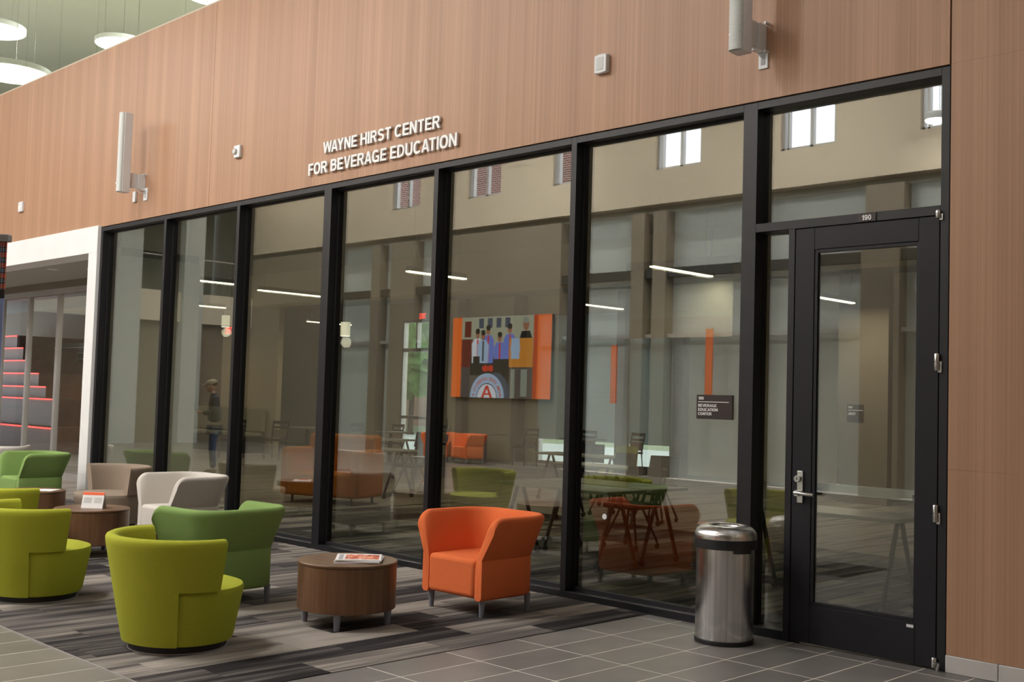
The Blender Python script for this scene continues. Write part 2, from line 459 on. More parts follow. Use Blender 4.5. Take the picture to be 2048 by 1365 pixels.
# ---- glazed screen
win = empty('window_1', kind='structure')
FD = .16
ZT, ZB = 3.695, .0
GY = .10
def member(name, x0, x1, z0, z1, y0=0.0, y1=FD, par=None, m='black', bev=.002):
    return B().box(x0, x1, y0, y1, z0, z1).build(name, MT[m], par or win, bevel=bev)
MULL = [(-14.432, -14.375), (-12.731, -12.672), (-11.069, -11.012), (-9.415, -9.293), (-7.722, -7.664), (-6.042, -5.984), (-4.409, -4.294), (-2.975, -2.921)]
for a, b in MULL: member('mullion', a, b, 0, ZT)
xs = [(MULL[i][1], MULL[i+1][0]) for i in range(7)]
for i, (a, b) in enumerate(xs):
    member('head_rail', a, b, 3.643, ZT)
    if i < 6:
        member('sill_rail', a, b, 0, .055)
        member('sill_stop', a, b, .055, .085, .085, FD, m='gasket', bev=0)
        B().box(a-.005, b+.005, GY, GY+.012, .05, 3.65).build('glass_pane', MT['pane'], win)
        # dark gasket line around the pane
        B().box(a, a+.012, GY-.012, GY+.03, .055, 3.643).box(b-.012, b, GY-.012, GY+.03, .055, 3.643).box(a, b, GY-.012, GY+.03, 3.63, 3.643).build('gasket', MT['gasket'], win)
# door bay: transom bar, transom pane, sidelight
a, b = xs[6]
member('transom_bar', a, b, 2.772, 2.832)
B().box(a, b, GY, GY+.012, 2.83, 3.65).build('glass_pane', MT['pane'], win)
SX0, SX1 = a, -4.031
member('sidelight_post', SX1, -3.983, 0, 2.772)
member('sill_rail', SX0, SX1, 0, .06)
B().box(SX0, SX1, GY, GY+.012, .06, 2.772).build('glass_pane', MT['pane'], win)

# ---- the door
door = empty('door_1', (0, 0, 0), kind='structure')
DX0, DX1, DZ0, DZ1 = -3.978, -2.981, .012, 2.766
def dpart(name, x0, x1, z0, z1, y0=.002, y1=.05, m='black2', bev=.0025): return B().box(x0, x1, y0, y1, z0, z1).build(name, MT[m], door, bevel=bev)
dpart('door_stile', DX0, -3.836, DZ0, DZ1)
dpart('door_stile', -3.113, DX1, DZ0, DZ1)
dpart('door_rail', -3.8355, -3.1135, 2.62, DZ1)
dpart('door_rail', -3.8355, -3.1135, DZ0, .262)
for x0, x1, z0, z1 in ((-3.836, -3.812, .262, 2.62), (-3.128, -3.113, .262, 2.62), (-3.812, -3.128, 2.597, 2.62), (-3.812, -3.128, .262, .285)):
    dpart('glazing_bead', x0, x1, z0, z1, .008, .045, bev=.0015)
B().box(-3.82, -3.12, .022, .030, .27, 2.61).build('glass_pane', MT['doorpane'], door)
# escutcheon, cylinder and lever
lk = B().box(-3.934, -3.890, -.010, .002, .925, 1.138).build('lock_plate', MT['silver'], door, bevel=.003)
B().lathe([(.021, -.034), (.024, -.030), (.024, -.010)], 24, (-3.922, 0, 1.085), axis='y').build('lock_cylinder', MT['silver'], lk, smooth=35)
B().box(-3.925, -3.919, -.0355, -.034, 1.078, 1.094).build('keyway', MT['plinth'], lk)
lv = B()
lv.lathe([(.020, -.012), (.020, -.06)], 20, (-3.912, 0, .992), axis='y')
lv.tube([(-3.925, -.058, .994), (-3.89, -.060, .994), (-3.85, -.058, .990), (-3.815, -.050, .988), (-3.795, -.044, .988)], .0125, 10)
lv.build('lever', MT['silver'], lk, smooth=50)
# push bar inside the glass
pb = B().box(-3.87, -3.075, .085, .15, .992, 1.060).build('push_bar', MT['basetile'], door, bevel=.006)
B().box(-3.85, -3.80, .05, .085, .985, 1.035).build('bar_bracket', MT['plinth'], pb)
B().box(-3.16, -3.11, .05, .085, .985, 1.035).build('bar_bracket', MT['plinth'], pb)
for z, hh in ((2.775, .05), (1.862, .105), (.94, .105), (.045, .06)):
    h = empty('hinge', (-2.984, -.014, z), parent=door)
    B().lathe([(.013, -hh/2), (.016, -hh/2+.004), (.016, -.004), (.014, -.002), (.014, .002), (.016, .004), (.016, hh/2-.004), (.013, hh/2)], 16).build('hinge_barrel', MT['silver'], h, smooth=40)
    B().box(.004, .028, .006, .015, -hh/2-.012, .004).build('hinge_leaf', MT['silver'], h, bevel=.002)
B().box(-3.166, -3.122, -.0005, .003, .228, .246).build('door_maker_plate', MT['plastic'], door)
B().tube([(-2.957, -.03, .002), (-2.945, -.035, .05)], .009, 8).build('door_pivot', MT['silver'], door, smooth=40)

# ---- white portal and alcove with folding glass doors
pt = empty('trim_1', kind='structure')
B().box(-24, -14.436, -.045, .30, 3.362, 3.720).build('portal_beam', MT['white'], pt, bevel=.004)
B().box(-14.685, -14.436, -.045, 1.50, 0.004, 3.362).build('portal_post', MT['white'], pt, bevel=.004)
B().box(-14.70, -14.430, -.055, .02, .004, .11).build('portal_base', MT['basetile'], pt)
ac = empty('ceiling_alcove', kind='structure')
B().box(-24, -14.685, .30, 1.6, 3.362, 3.5).build('soffit', MT['ceil'], ac)
for x, y in ((-15.6, .9), (-16.6, .9), (-17.2, .55)):
    B().lathe([(.09, 3.355), (.09, 3.362)], 20, (x, y, 0)).build('downlight_ring', MT['plastic'], ac)
af = empty('floor_alcove', kind='structure')
B().box(-24, -14.69, 0, 1.5, -.02, .002).build('alcove_carpet', MT['carpet'], af)
fd = empty('door_2', kind='structure')
for k in range(5):
    x = -17.82-1.24*k
    B().box(x-.045, x+.045, 1.46, 1.54, 0, 3.24).build('door_stile', MT['alum'], fd, bevel=.004)
    if k < 4: B().box(x-1.20, x-.04, 1.495, 1.507, .12, 3.14).build('glass_pane', MT['clear'], fd)
B().box(-24, -14.69, 1.45, 1.55, 3.14, 3.24).build('head_track', MT['alum'], fd)
B().box(-24, -14.69, 1.45, 1.55, 3.24, 3.362).build('head_panel', MT['taupe_wall'], fd)
B().box(-24, -17.82, 1.46, 1.54, 0.002, .12).build('bottom_rail', MT['alum'], fd)
B().box(-17.82, -14.69, 1.46, 1.54, 0.002, 3.24).build('side_panel', MT['taupe_wall'], fd)

# ---- stepped wooden seating with red light strips beyond the folding doors
st = empty('bleacher_stairs', (-28, 4, 0), label='tall wooden seating steps with glowing red edge strips behind the folding glass doors', cat='stairs')
ST = [(-34.75, 7.0, 3.088), (-33.13, 6.55, 2.678), (-31.62, 6.1, 2.286), (-29.79, 5.65, 1.913), (-28.24, 5.2, 1.562), (-26.66, 4.75, 1.269), (-25.45, 4.3, .611)]
for i, (xr, y, z) in enumerate(ST):
    s = B().box(-40+28, xr+28, y-4, y+2.6-4, 0, z).build('step', MT['woodstep'], st)
    B().box(-40+28, xr+28, y-4.03, y-4.0, z-.035, z-.005).build('light_strip', MT['led'], s)
rl = B()
for d in (0, .5): rl.tube([(-5.5+d, 1.0, 4.3), (-1.0+d, -.5, .9)], .03, 6)
rl.build('handrail', MT['alum'], st)
struct('wall_stair_hall', B().box(-46, -27.3, 9.6, 9.75, 0, 4.2), MT['taupe_wall'])
struct('wall_banquette', B().box(-27.3, -24.6, 9.6, 9.75, 0, 4.25), MT['tan'])
dk = empty('wall_dark_slats', kind='structure')
B().box(-40, -30.2, 8.2, 8.3, 0, 2.9).build('slat_backing', MT['plinth'], dk)
for k in range(16): B().box(-40, -30.2, 8.14, 8.2, .2+.17*k, .215+.17*k).build('slat', MT['alum'], dk)

# ---- interior of the glazed room
RX0, RX1, RY1, RZ = -38, -2.7, 14.0, 4.25
struct('floor_room', B().box(-46, RX1, .0, RY1+.2, -.12, 0), MT['plinth'])
cr = empty('floor_room_carpet', kind='structure')
planks(-2.95, -12.5, .16, 4.75, cr)
B().box(-40, -12.5, .16, RY1, .0, .005).box(-12.5, -2.7, 4.75, RY1, .0, .005).build('far_carpet', MT['carpet'], cr)
struct('ceiling_room', B().box(-46, RX1, .2, RY1+.2, RZ, RZ+.1), MT['ceil'])
struct('wall_room_right', B().box(RX1, RX1+.15, .2, RY1, 0, RZ), MT['tan'])
# bulkheads hanging from the ceiling
struct('ceiling_bulkhead', B().box(-24.3, -2.7, 7.4, 7.9, 3.55, RZ), MT['tan'])
# far wall: solid pieces and windows
fwall = empty('wall_room_back', kind='structure')
WIN = [(-36.4, -34.2), (-24.9, -23.65), (-19.5, -18.45), (-17.95, -16.75), (-16.6, -15.3)]
edges = [-46]+[v for wv in WIN for v in wv]+[RX1]
for i in range(0, len(edges), 2):
    B().box(edges[i], edges[i+1], RY1, RY1+.2, 0, RZ).build('wall_section', MT['tanlt'], fwall)
for a, b in WIN: B().box(a, b, RY1, RY1+.2, 3.75, RZ).build('wall_header', MT['tanlt'], fwall)
for n, (a, b) in enumerate(WIN):
    ww = empty('window_%d' % (n+2), kind='structure')
    fr = B()
    fr.box(a, a+.07, RY1-.03, RY1+.12, 0, 3.75).box(b-.07, b, RY1-.03, RY1+.12, 0, 3.75).box(a, b, RY1-.03, RY1+.12, 3.68, 3.75).box(a, b, RY1-.03, RY1+.12, 0, .08)
    fr.box(a, b, RY1-.03, RY1+.12, 2.85, 2.95).box((a+b)/2-.03, (a+b)/2+.03, RY1-.03, RY1+.12, 2.95, 3.7)
    if n < 2: fr.box(a, b, RY1-.03, RY1+.12, .95, 1.03)
    fr.build('window_frame', MT['alum'], ww)
    B().box(a+.05, b-.05, RY1+.04, RY1+.05, .06, 3.7).build('glass_pane', MT['clear'], ww)
    if n >= 2: B().box(a+.02, b-.02, RY1-.06, RY1-.05, .62, 3.7).build('roller_shade', MT['rshade'], ww)
# brown piers between the shaded windows
for x in (-20.1, -18.2, -16.68, -15.0, -22.2):
    struct('wall_pier', B().box(x-.12, x+.12, RY1-.25, RY1, 0, RZ), MT['taupe_wall'])
# outside behind the room
struct('ground_lawn', B().box(-95, 10, RY1+14, 60, -.4, -.22), MT['grass'])
struct('ground_paving', B().box(-95, 10, RY1+.21, RY1+14, -.4, -.20), MT['paving'])
struct('wall_brick_beyond', B().box(-95, -36, 40, 42, -1, 10), MT['brick'])
for a_, b_ in WIN:
    area('window_portal', ((a_+b_)/2, RY1+.22, 1.9), b_-a_, 3.7, 1, (R(-90), 0, 0)).data.cycles.is_portal = True
# upper lobby behind the clear glass above the wood wall
struct('floor_upper', B().box(-46, -2.7, .21, 14.2, 5.7, 6.0), MT['tanlt'])
struct('wall_upper_back', B().box(-60, -2.7, 11, 11.2, 6, 12.5), MT['sage'])
struct('wall_upper_left', B().box(-46, -45.8, .2, 11, 6, 12.5), MT['sage'])
struct('wall_upper_right', B().box(-2.85, -2.7, .2, 11, 6, 12.5), MT['sage'])
struct('ceiling_upper', B().box(-46, -2.7, .2, 11.2, 12.4, 12.5), MT['ceil'])
ug = empty('window_7', kind='structure')
for k in range(9):
    x1 = -11.4-1.22*k if k else -2.9
    x0 = -11.4-1.22*(k+1) if k else -11.4-1.22
    B().box(x0+.004, x1-.004, .09, .102, 6.14, 9.3).build('glass_pane', MT['upglass'], ug)
B().box(-31, -22.5, .09, .102, 6.14, 9.3).build('glass_pane', MT['upglass'], ug)
struct('wall_upper_beam', B().box(-31, 6, .02, .2, 9.3, 12.5), MT['tan'])

# ---- atrium: opposite wall, ends and ceiling (seen mirrored in the glass)
ow = empty('wall_opposite', kind='structure')
CZ0, CZ1 = 6.65, 8.65
B().box(-31, 6, DY-.3, DY, 5.9, CZ0).build('wall_band', MT['tan'], ow)
B().box(-31, 6, DY-.3, DY, CZ1, 12.5).build('wall_band', MT['tan'], ow)
prev = -31
for x in CLER+[6]:
    B().box(prev, x, DY-.3, DY, CZ0, CZ1).build('wall_section', MT['tan'], ow); prev = x+1.2
for n, x in enumerate(CLER):
    ww = empty('window_%d' % (n+8), kind='structure')
    B().box(x, x+.06, DY-.16, DY-.06, CZ0, CZ1).box(x+.12, x+.16, DY-.16, DY-.06, CZ0, CZ1).box(x+.62, x+.69, DY-.16, DY-.06, CZ0, CZ1).box(x+1.14, x+1.2, DY-.16, DY-.06, CZ0, CZ1).box(x, x+1.2, DY-.16, DY-.06, CZ0, CZ0+.05).build('window_frame', MT['alum'], ww)
B().box(-31, 6, DY-1.2, DY-.3, 5.75, 5.9).build('soffit', MT['ceil'], ow)
LW = DY-.02
for a, b, m in ((-31, -26.6, 'taupe_wall'), (-24.75, -24.4, 'taupe_wall'), (-23.9, -22.9, 'taupe_wall'), (-21.9, -17.65, 'taupe_wall'), (-15.55, -15.2, 'taupe_wall'), (-14.95, -14.6, 'taupe_wall'), (-12.6, -12.2, 'taupe_wall'), (-10.0, -9.25, 'taupe_wall'), (-7.2, -6.6, 'taupe_wall'), (-4.5, 6, 'tan')):
    B().box(a, b, LW-.3, LW, 0, 5.75).build('pier', MT[m], ow)
B().box(-31, 6, LW-.2, LW-.05, 4.3, 4.5).build('transom_band', MT['plinth'], ow)
B().box(-31, 6, LW-.2, LW-.1, 3.0, 3.08).build('transom_rail', MT['alum'], ow)
B().box(-31, 6, LW-.36, LW-.30, 0, 5.75).build('shade_panel', MT['shade'], ow)
we = empty('wall_end_left', kind='structure')
B().box(-31.2, -31, DY, 0, 0, 3.6).build('wall_section', MT['taupe_wall'], we)
B().box(-31.2, -30.7, DY, 0, 3.6, 4.5).build('balcony_front', MT['tanlt'], we)
B().box(-33.2, -31, DY, 0, 4.4, 4.5).build('balcony_floor', MT['taupe_wall'], we)
B().box(-33.4, -33.2, DY, 0, 4.5, 7.6).build('wall_section', MT['sagedark'], we)
B().box(-33.2, -31, DY, 0, 7.6, 7.7).build('balcony_ceiling', MT['sagedark'], we)
B().box(-31.2, -31, DY, 0, 7.6, 12.5).build('wall_section', MT['tan'], we)
for ya, yb in ((-8.6, -7.75), (-10.6, -9.95)): B().box(-31, -30.55, ya, yb, 0, 7.6).build('column', MT['shade'], we)
B().box(-33.4, -31, DY-.3, DY-.1, 0, 8).box(-33.4, -31, -.1, .1, 3.6, 8).build('balcony_side_wall', MT['sagedark'], we)
B().tube([(-30.8, DY+.1, 5.55), (-30.8, -.1, 5.55)], .025, 8).build('balcony_rail', MT['alum'], we)
# unseen walkway added above and behind the camera to shade the lower right wall
wk = empty('ceiling_added_walkway', kind='structure')
B().box(-4.4, 6, DY, -5.6, 4.35, 4.95).build('added_walkway_slab', MT['taupe_wall'], wk)
B().box(-4.45, -4.40, DY, -5.6, 4.30, 5.95).build('added_walkway_parapet', MT['tan'], wk)
struct('wall_end_right', B().box(6, 6.2, DY, .2, 0, 12.5), MT['tan'])
struct('ceiling_atrium', B().box(-31, 6.2, DY-.3, .2, 10.2, 10.4), MT['ceil'])
struct('wall_brick_outside', B().box(-70, -22.6, -21, -20, -2, 16), MT['brick'])

# ================================================================== LOUNGE FURNITURE
def ring_sweep(bm, loops, closed_path=False):
    """loops: list of vertex-position loops (each a closed cross-section) joined in order, ends capped"""
    vs = [[bm.verts.new(p) for p in l] for l in loops]
    n = len(vs[0])
    for a, b in zip(vs, vs[1:]):
        for i in range(n): bm.faces.new((a[i], a[(i+1) % n], b[(i+1) % n], b[i]))
    bm.faces.new(vs[0][::-1]); bm.faces.new(vs[-1])

def wing_meshes():
    W, D, RC = .335, .315, .17
    path = []  # (x, y, nx, ny, s from nearest end)
    NS = 14
    for i in range(NS): path.append((-W, -D+(2*D-RC)*(i/NS)**2, -1, 0))
    for i in range(9):
        a = math.pi-(math.pi/2)*i/8
        path.append((-W+RC+RC*math.cos(a), D-RC+RC*math.sin(a), math.cos(a), math.sin(a)))
    for i in range(1, 6): path.append((-W+RC+(2*W-2*RC)*i/6, D, 0, 1))
    path += [(-x, y, -nx, ny) for x, y, nx, ny in reversed(path[:NS+9])]
    prof = [(-.02, .125), (0, .145), (0, .30), (0, .418), (-.006, .424), (.002, .432), (.048, .56), (.095, .69), (.100, .712), (.094, .730), (.078, .741), (.056, .742), (.038, .732), (.024, .712), (-.02, .56), (-.06, .44), (-.075, .36), (-.075, .145), (-.06, .125)]
    bm = bmesh.new(); loops = []
    rr = .10
    for k, (x, y, nx, ny) in enumerate(path):
        s = min(Vector((x-(-W), y+D)).length if k < len(path)/2 else Vector((x-W, y+D)).length, .6)
        drop = rr-math.sqrt(max(0, rr*rr-(rr-s)**2)) if s < rr else 0
        kf = 1-drop*.92/.31
        lp = []
        for t, z in prof:
            z2 = z if z < .432 else .432+(z-.432)*kf
            t2 = t if z < .432 else t*1.0
            back = 0
            if z2 > .43 and s < .45: back = (z2-.43)*.10*(1-s/.45)
            lp.append((x+nx*t2, y+ny*t2+back, z2))
        loops.append(lp)
    ring_sweep(bm, loops)
    b = B(); b.bm.free(); b.bm = bm
    shell = b.mesh('shell', 55)
    seat = B().box(-.262, .262, -.325, .25, .135, .425).mesh('seat')
    return shell, seat

def leg_mesh(h=.135, r0=.017, r1=.026):
    return B().lathe([(r0, 0), (r0+.001, .003), (r1, h)], 16).mesh('leg', 40)

SHELL, SEAT = wing_meshes()
LEG = leg_mesh()
shell_by, seat_by = {}, {}
def wing_chair(loc, rz, m, label):
    t = empty('lounge_armchair', (*loc, .005), rz, label, 'armchair', 'upholstered armchairs in the lounge'); t.scale = (.945, .945, .955)
    if m not in shell_by:
        a = SHELL.copy(); a.materials.append(MT[m]); b = SEAT.copy(); b.materials.append(MT[m]); shell_by[m] = (a, b)
    a, b = shell_by[m]
    o = link('shell', a, None, t)
    mo = o.modifiers.new('bevel', 'BEVEL'); mo.width = .022; mo.segments = 3; mo.limit_method = 'ANGLE'; mo.angle_limit = R(60)
    o = link('seat', b, None, t, bevel=.035, seg=4)
    for x in (-.285, .285):
        for y in (-.255, .235):
            l = link('leg', LEG, MT['legs'], t, loc=(x, y, 0))
    return t

def tub_R(z): return .345+(.475-.345)*min(1, max(0, (z-.045)/.635))
def tub_meshes():
    N = 64
    def arc(a0, a1, prof, n):
        bm = bmesh.new(); loops = []
        for i in range(n+1):
            a = a0+(a1-a0)*i/n
            loops.append([((tub_R(z)+t)*math.cos(a), (tub_R(z)+t)*math.sin(a), z) for t, z in prof])
        ring_sweep(bm, loops)
        b = B(); b.bm.free(); b.bm = bm
        return b
    SE = .376
    def loop(a, z0):
        k = [(.006, z0), (.006, z0+(.50-z0)*.5), (.006, .50), (.006, .58), (.006, .63), (.003, .658), (-.007, .673), (-.025, .681), (-.050, .681), (-.070, .672), (-.080, .655), (-.085, .60), (-.085, .50), (-.085, z0)]
        if z0 < .1: k[0] = (.004, z0)
        return [((tub_R(z)+t)*math.cos(a), (tub_R(z)+t)*math.sin(a)*SQ, z) for t, z in k]
    SQ = .93
    h = R(94); l = R(58)
    bm = bmesh.new(); loops = []
    n1, n2 = 12, 30
    for i in range(n1+1): loops.append(loop(math.pi/2-h+(h-l)*i/n1, SE))
    for i in range(n2+1): loops.append(loop(math.pi/2-l+2*l*i/n2, .05))
    for i in range(n1+1): loops.append(loop(math.pi/2+l+(h-l)*i/n1, SE))
    ring_sweep(bm, loops)
    bmesh.ops.remove_doubles(bm, verts=bm.verts, dist=1e-5)
    bmesh.ops.dissolve_degenerate(bm, edges=bm.edges, dist=1e-5)
    b = B(); b.bm.free(); b.bm = bm
    st = B().lathe([(tub_R(.05)-.030, .047), (tub_R(.06)-.010, .053), (tub_R(.08)-.007, .070), (tub_R(.2)-.007, .2), (tub_R(.33)-.007, .335), (tub_R(.36)-.011, .360), (tub_R(.38)-.022, .376), (tub_R(.4)-.06, .386), (.2, .394), (.01, .396)], N)
    for v in st.bm.verts: v.co.y *= SQ
    return b.mesh('backrest', 50), st.mesh('seat', 50)
TUB = tub_meshes()
PLINTH = B().lathe([(.29, .006), (.29, .047)], 48).mesh('plinth', 40)
RINGM = B().lathe([(.295, 0), (.295, .005), (.288, .006)], 48).mesh('base_ring', 40)
tub_by = {}
def tub_chair(loc, rz, m, label):
    t = empty('tub_chair', (*loc, .005), rz, label, 'armchair', 'upholstered armchairs in the lounge')
    if m not in tub_by:
        tub_by[m] = [q.copy() for q in TUB]
        for q in tub_by[m]: q.materials.append(MT[m])
    for n, q in zip(('backrest', 'seat'), tub_by[m]):
        o = link(n, q, None, t)
        if n != 'seat':
            mo = o.modifiers.new('bevel', 'BEVEL'); mo.width = .012; mo.segments = 3; mo.limit_method = 'ANGLE'; mo.angle_limit = R(60)
    link('plinth', PLINTH, MT['plinth'], t)
    link('base_ring', RINGM, MT['alum'], t)
    return t

wing_chair((-6.06, -.86), R(0), 'orange', 'bright orange armchair in front of the glass wall beside the magazine table')
wing_chair((-7.40, -2.25), R(-86), 'green', 'mid green armchair with its back turned, behind the nearest lime chair')
wing_chair((-10.28, -.97), R(0), 'cream', 'cream white armchair between the taupe chair and the green armchair')
wing_chair((-14.42, -.75), R(0), 'green', 'green armchair near the white portal behind the small paper-topped table')
wing_chair((-16.25, -.5), R(-120), 'cream', 'beige armchair farthest left, only its curved rim showing')
tub_chair((-6.295, -3.185), R(180), 'lime', 'nearest lime green tub chair at the carpet edge')
tub_chair((-8.34, -3.21), R(180), 'lime', 'lime green tub chair cut by the left edge, left of the nearest one')
tub_chair((-10.05, -2.72), R(180), 'lime', 'lime green tub chair farther back at the left edge, only its top showing')
tub_chair((-12.11, -.84), R(4), 'taupe', 'taupe tub chair beside the white portal post')

def round_table(loc, rz, label):
    t = empty('round_table', (*loc, .005), rz, label, 'table', 'round wood drum tables')
    B().lathe([(.330, .112), (.334, .116), (.334, .408)], 64).build('drum', MT['table'], t, smooth=30)
    B().lathe([(.330, .409), (.337, .411), (.338, .424), (.335, .428), (.05, .428)], 64).build('top', MT['tabletop'], t, smooth=30)
    for a in (45, 135, 225, 315):
        link('leg', LEG2, MT['legs'], t, loc=(.285*math.cos(R(a)), .285*math.sin(R(a)), 0))
    return t
LEG2 = leg_mesh(.118, .018, .028)
TB = [((-6.21, -1.98), 'round walnut drum table with magazines in front of the orange chair'),
      ((-10.20, -1.93), 'round walnut drum table carrying the orange-headed tent card'),
      ((-12.23, -1.65), 'round walnut drum table with papers beside the far lime chair'),
      ((-8.40, -2.18), 'round walnut table half hidden between the nearest lime and green chairs')]
for (x, y), l in TB: round_table((x, y), R(-4), l)

# magazines on the first table: a stack of three, the top one printed
zt = .005+.428
for k, (dx, dy, rz, lab) in enumerate(((0, 0, 48, 'bottom newspaper of the stack on the drum table'), (.004, .004, 45, 'middle newspaper of the stack on the drum table'), (-.003, .006, 50, 'top newspaper with an orange picture cover on the drum table'))):
    mg = empty('newspaper', (-6.125+dx, -1.955+dy, zt+.0085*k), R(rz), lab, 'newspaper', 'newspapers stacked on the drum table')
    bm = B()
    for q in range(3): bm.box(-.155+.002*q, .155-.003*q, -.15+.002*q, .15-.002*q, .0027*q, .0027*q+.0023)
    bm.build('pages', MT['paper'], mg)
    if k == 2:
        B().box(-.09, .135, -.11, .10, .0082, .0088).build('cover_picture', MT['cover'] if 'cover' in MT else MT['paper_or'], mg)
        B().box(-.135, -.105, -.11, .11, .0082, .0088).build('cover_text', MT['ink'], mg)
# tent card
tc = empty('tent_card', (-10.19, -1.92, zt), R(44), 'white folded tent card with an orange heading on a drum table', 'card')
h, bw, hw = .145, .055, .10
for sgn in (-1, 1):
    bm = B(); bm.poly([(sgn*bw, 0), (sgn*(bw-.004), 0), (-.001*sgn, h), (.003*sgn, h)], -hw, hw, 'yz')
    bm = B()
    v = [bm.bm.verts.new(p) for p in ((-hw, sgn*bw, 0), (hw, sgn*bw, 0), (hw, sgn*.002, h), (-hw, sgn*.002, h), (-hw, sgn*(bw-.003), 0), (hw, sgn*(bw-.003), 0), (hw, 0, h-.003), (-hw, 0, h-.003))]
    for f in ((0, 1, 2, 3), (4, 5, 6, 7), (0, 1, 5, 4), (2, 3, 7, 6), (0, 3, 7, 4), (1, 2, 6, 5)): bm.bm.faces.new([v[i] for i in f])
    bm.build('card_leaf', MT['paper'], tc)
def on_card(name, x0, x1, f0, f1, m):
    bm = B(); y = lambda f: -(bw*(1-f)+.002*f)-.0012
    v = [bm.bm.verts.new(p) for p in ((x0, y(f0), h*f0), (x1, y(f0), h*f0), (x1, y(f1), h*f1), (x0, y(f1), h*f1))]
    bm.bm.faces.new(v); bm.build(name, m, tc)
on_card('orange_heading', -hw, hw, .82, .995, MT['paper_or'])
for k in range(5):
    on_card('printed_line', -.085, -.01, .34+.07*k, .37+.07*k, MT['ink']); on_card('printed_line', .015, .085, .34+.07*k, .37+.07*k, MT['ink'])
# papers on the third table
pp = empty('leaflet', (-12.16, -1.58, zt), R(40), 'flat white leaflet with a red corner on the far drum table', 'paper')
B().box(-.2, .16, -.11, .11, 0, .006).build('sheet', MT['paper'], pp)
B().box(-.16, -.02, -.08, .06, .006, .0066).build('printed_block', MT['paper_or'], pp)

# ---- bullet bin
tb = empty('trash_can', (-4.263, -.345, .0), R(0), 'brushed steel bullet trash can with a black band beside the door', 'trash can')
B().lathe([(.186, 0), (.194, .004), (.195, .026), (.188, .032)], 64).build('base_ring', MT['plinth'], tb, smooth=35)
B().lathe([(.189, .030), (.190, .034), (.190, .640)], 64, cap=False).build('body', MT['steel'], tb, smooth=30)
bd = B().lathe([(.203, .618), (.2075, .621), (.2075, .680), (.204, .683)], 64, cap=False)
bd.lathe([(.189, .618), (.203, .618)], 64, cap=False)
bd.build('band', MT['plinth'], tb, smooth=35)
ln = B(); nn = 10
pr = [(.2085, .598), (.2085, .625), (.188, .625), (.188, .598)]
loops = []
for i in range(nn+1):
    a = R(-40+36*i/nn); loops.append([(r*math.cos(a), r*math.sin(a), z) for r, z in pr])
ring_sweep(ln.bm, loops); ln.build('band_latch', MT['plinth'], tb, smooth=30)
pf = [(.2055, .682)]
for i in range(13):
    a = R(90*i/12); pf.append((.128+.0775*math.cos(a), .690+.078*math.sin(a)))
for i in range(1, 9):
    a = R(90+80*i/8); pf.append((.128+.030*math.cos(a), .738+.030*math.sin(a)))
pf.append((.096, .60))
B().lathe(pf, 64, cap=False).build('dome_lid', MT['steel'], tb, smooth=60)
B().lathe([(.186, .05), (.186, .58)], 32).build('liner', MT['gasket'], tb)

# ---- banner stand at the left edge
def tartan_mat():
    m = bpy.data.materials.new('banner_print'); m.use_nodes = True
    t = m.node_tree; b = t.nodes['Principled BSDF']; b.inputs['Roughness'].default_value = .5
    tc = nd(t, 'ShaderNodeTexCoord'); sp = nd(t, 'ShaderNodeSeparateXYZ'); t.links.new(tc.outputs['Object'], sp.inputs[0])
    def ramp(src, stops):
        r = nd(t, 'ShaderNodeValToRGB'); r.color_ramp.interpolation = 'CONSTANT'; e = r.color_ramp.elements
        e[0].position = stops[0][0]; e[0].color = (*stops[0][1], 1); e[1].position = stops[1][0]; e[1].color = (*stops[1][1], 1)
        for p, c in stops[2:]:
            k = e.new(p); k.color = (*c, 1)
        t.links.new(src, r.inputs[0]); return r.outputs[0]
    def fr(src, per):
        n = nd(t, 'ShaderNodeMath', operation='MULTIPLY'); n.inputs[1].default_value = 1/per; t.links.new(src, n.inputs[0])
        f = nd(t, 'ShaderNodeMath', operation='FRACT'); t.links.new(n.outputs[0], f.inputs[0]); return f.outputs[0]
    st = [(0, (.75, .10, .025)), (.45, (.02, .02, .03)), (.55, (.02, .02, .03)), (.64, (.25, .42, .55)), (.70, (.02, .02, .03)), (.80, (.55, .6, .62)), (.84, (.02, .02, .03))]
    a = ramp(fr(sp.outputs['X'], .058), st); c = ramp(fr(sp.outputs['Z'], .040), st)
    mx = nd(t, 'ShaderNodeMix', data_type='RGBA'); mx.inputs[0].default_value = .5
    t.links.new(a, mx.inputs[6]); t.links.new(c, mx.inputs[7])
    zz = nd(t, 'ShaderNodeMath', operation='DIVIDE'); zz.inputs[1].default_value = 2.2; t.links.new(sp.outputs['Z'], zz.inputs[0])
    low = ramp(zz.outputs[0], [(0, (.72, .09, .03)), (1.585/2.2, (.30, .36, .62)), (1.875/2.2, (.015, .012, .014))])
    sel = nd(t, 'ShaderNodeMath', operation='GREATER_THAN'); sel.inputs[1].default_value = 1.915; t.links.new(sp.outputs['Z'], sel.inputs[0])
    m2 = nd(t, 'ShaderNodeMix', data_type='RGBA'); t.links.new(sel.outputs[0], m2.inputs[0]); t.links.new(low, m2.inputs[6]); t.links.new(mx.outputs[2], m2.inputs[7])
    t.links.new(m2.outputs[2], b.inputs['Base Color'])
    return m
MT['banner'] = tartan_mat()
bn = empty('banner_stand', (-4.40, -5.05, 0), R(45), 'tall roll-up banner stand with plaid top and orange bottom at the left edge', 'banner')
B().box(-.85, .0, -.004, .004, .10, 2.10).build('banner_sheet', MT['banner'], bn)
B().box(-.86, .012, -.018, .018, 2.10, 2.128).build('top_rail', MT['alum'], bn, bevel=.004)
B().box(-.87, .01, -.09, .09, 0.0, .10).build('base_case', MT['alum'], bn, bevel=.01)
B().tube([(-.42, .03, .1), (-.42, .03, 2.1)], .008).build('support_pole', MT['alum'], bn)

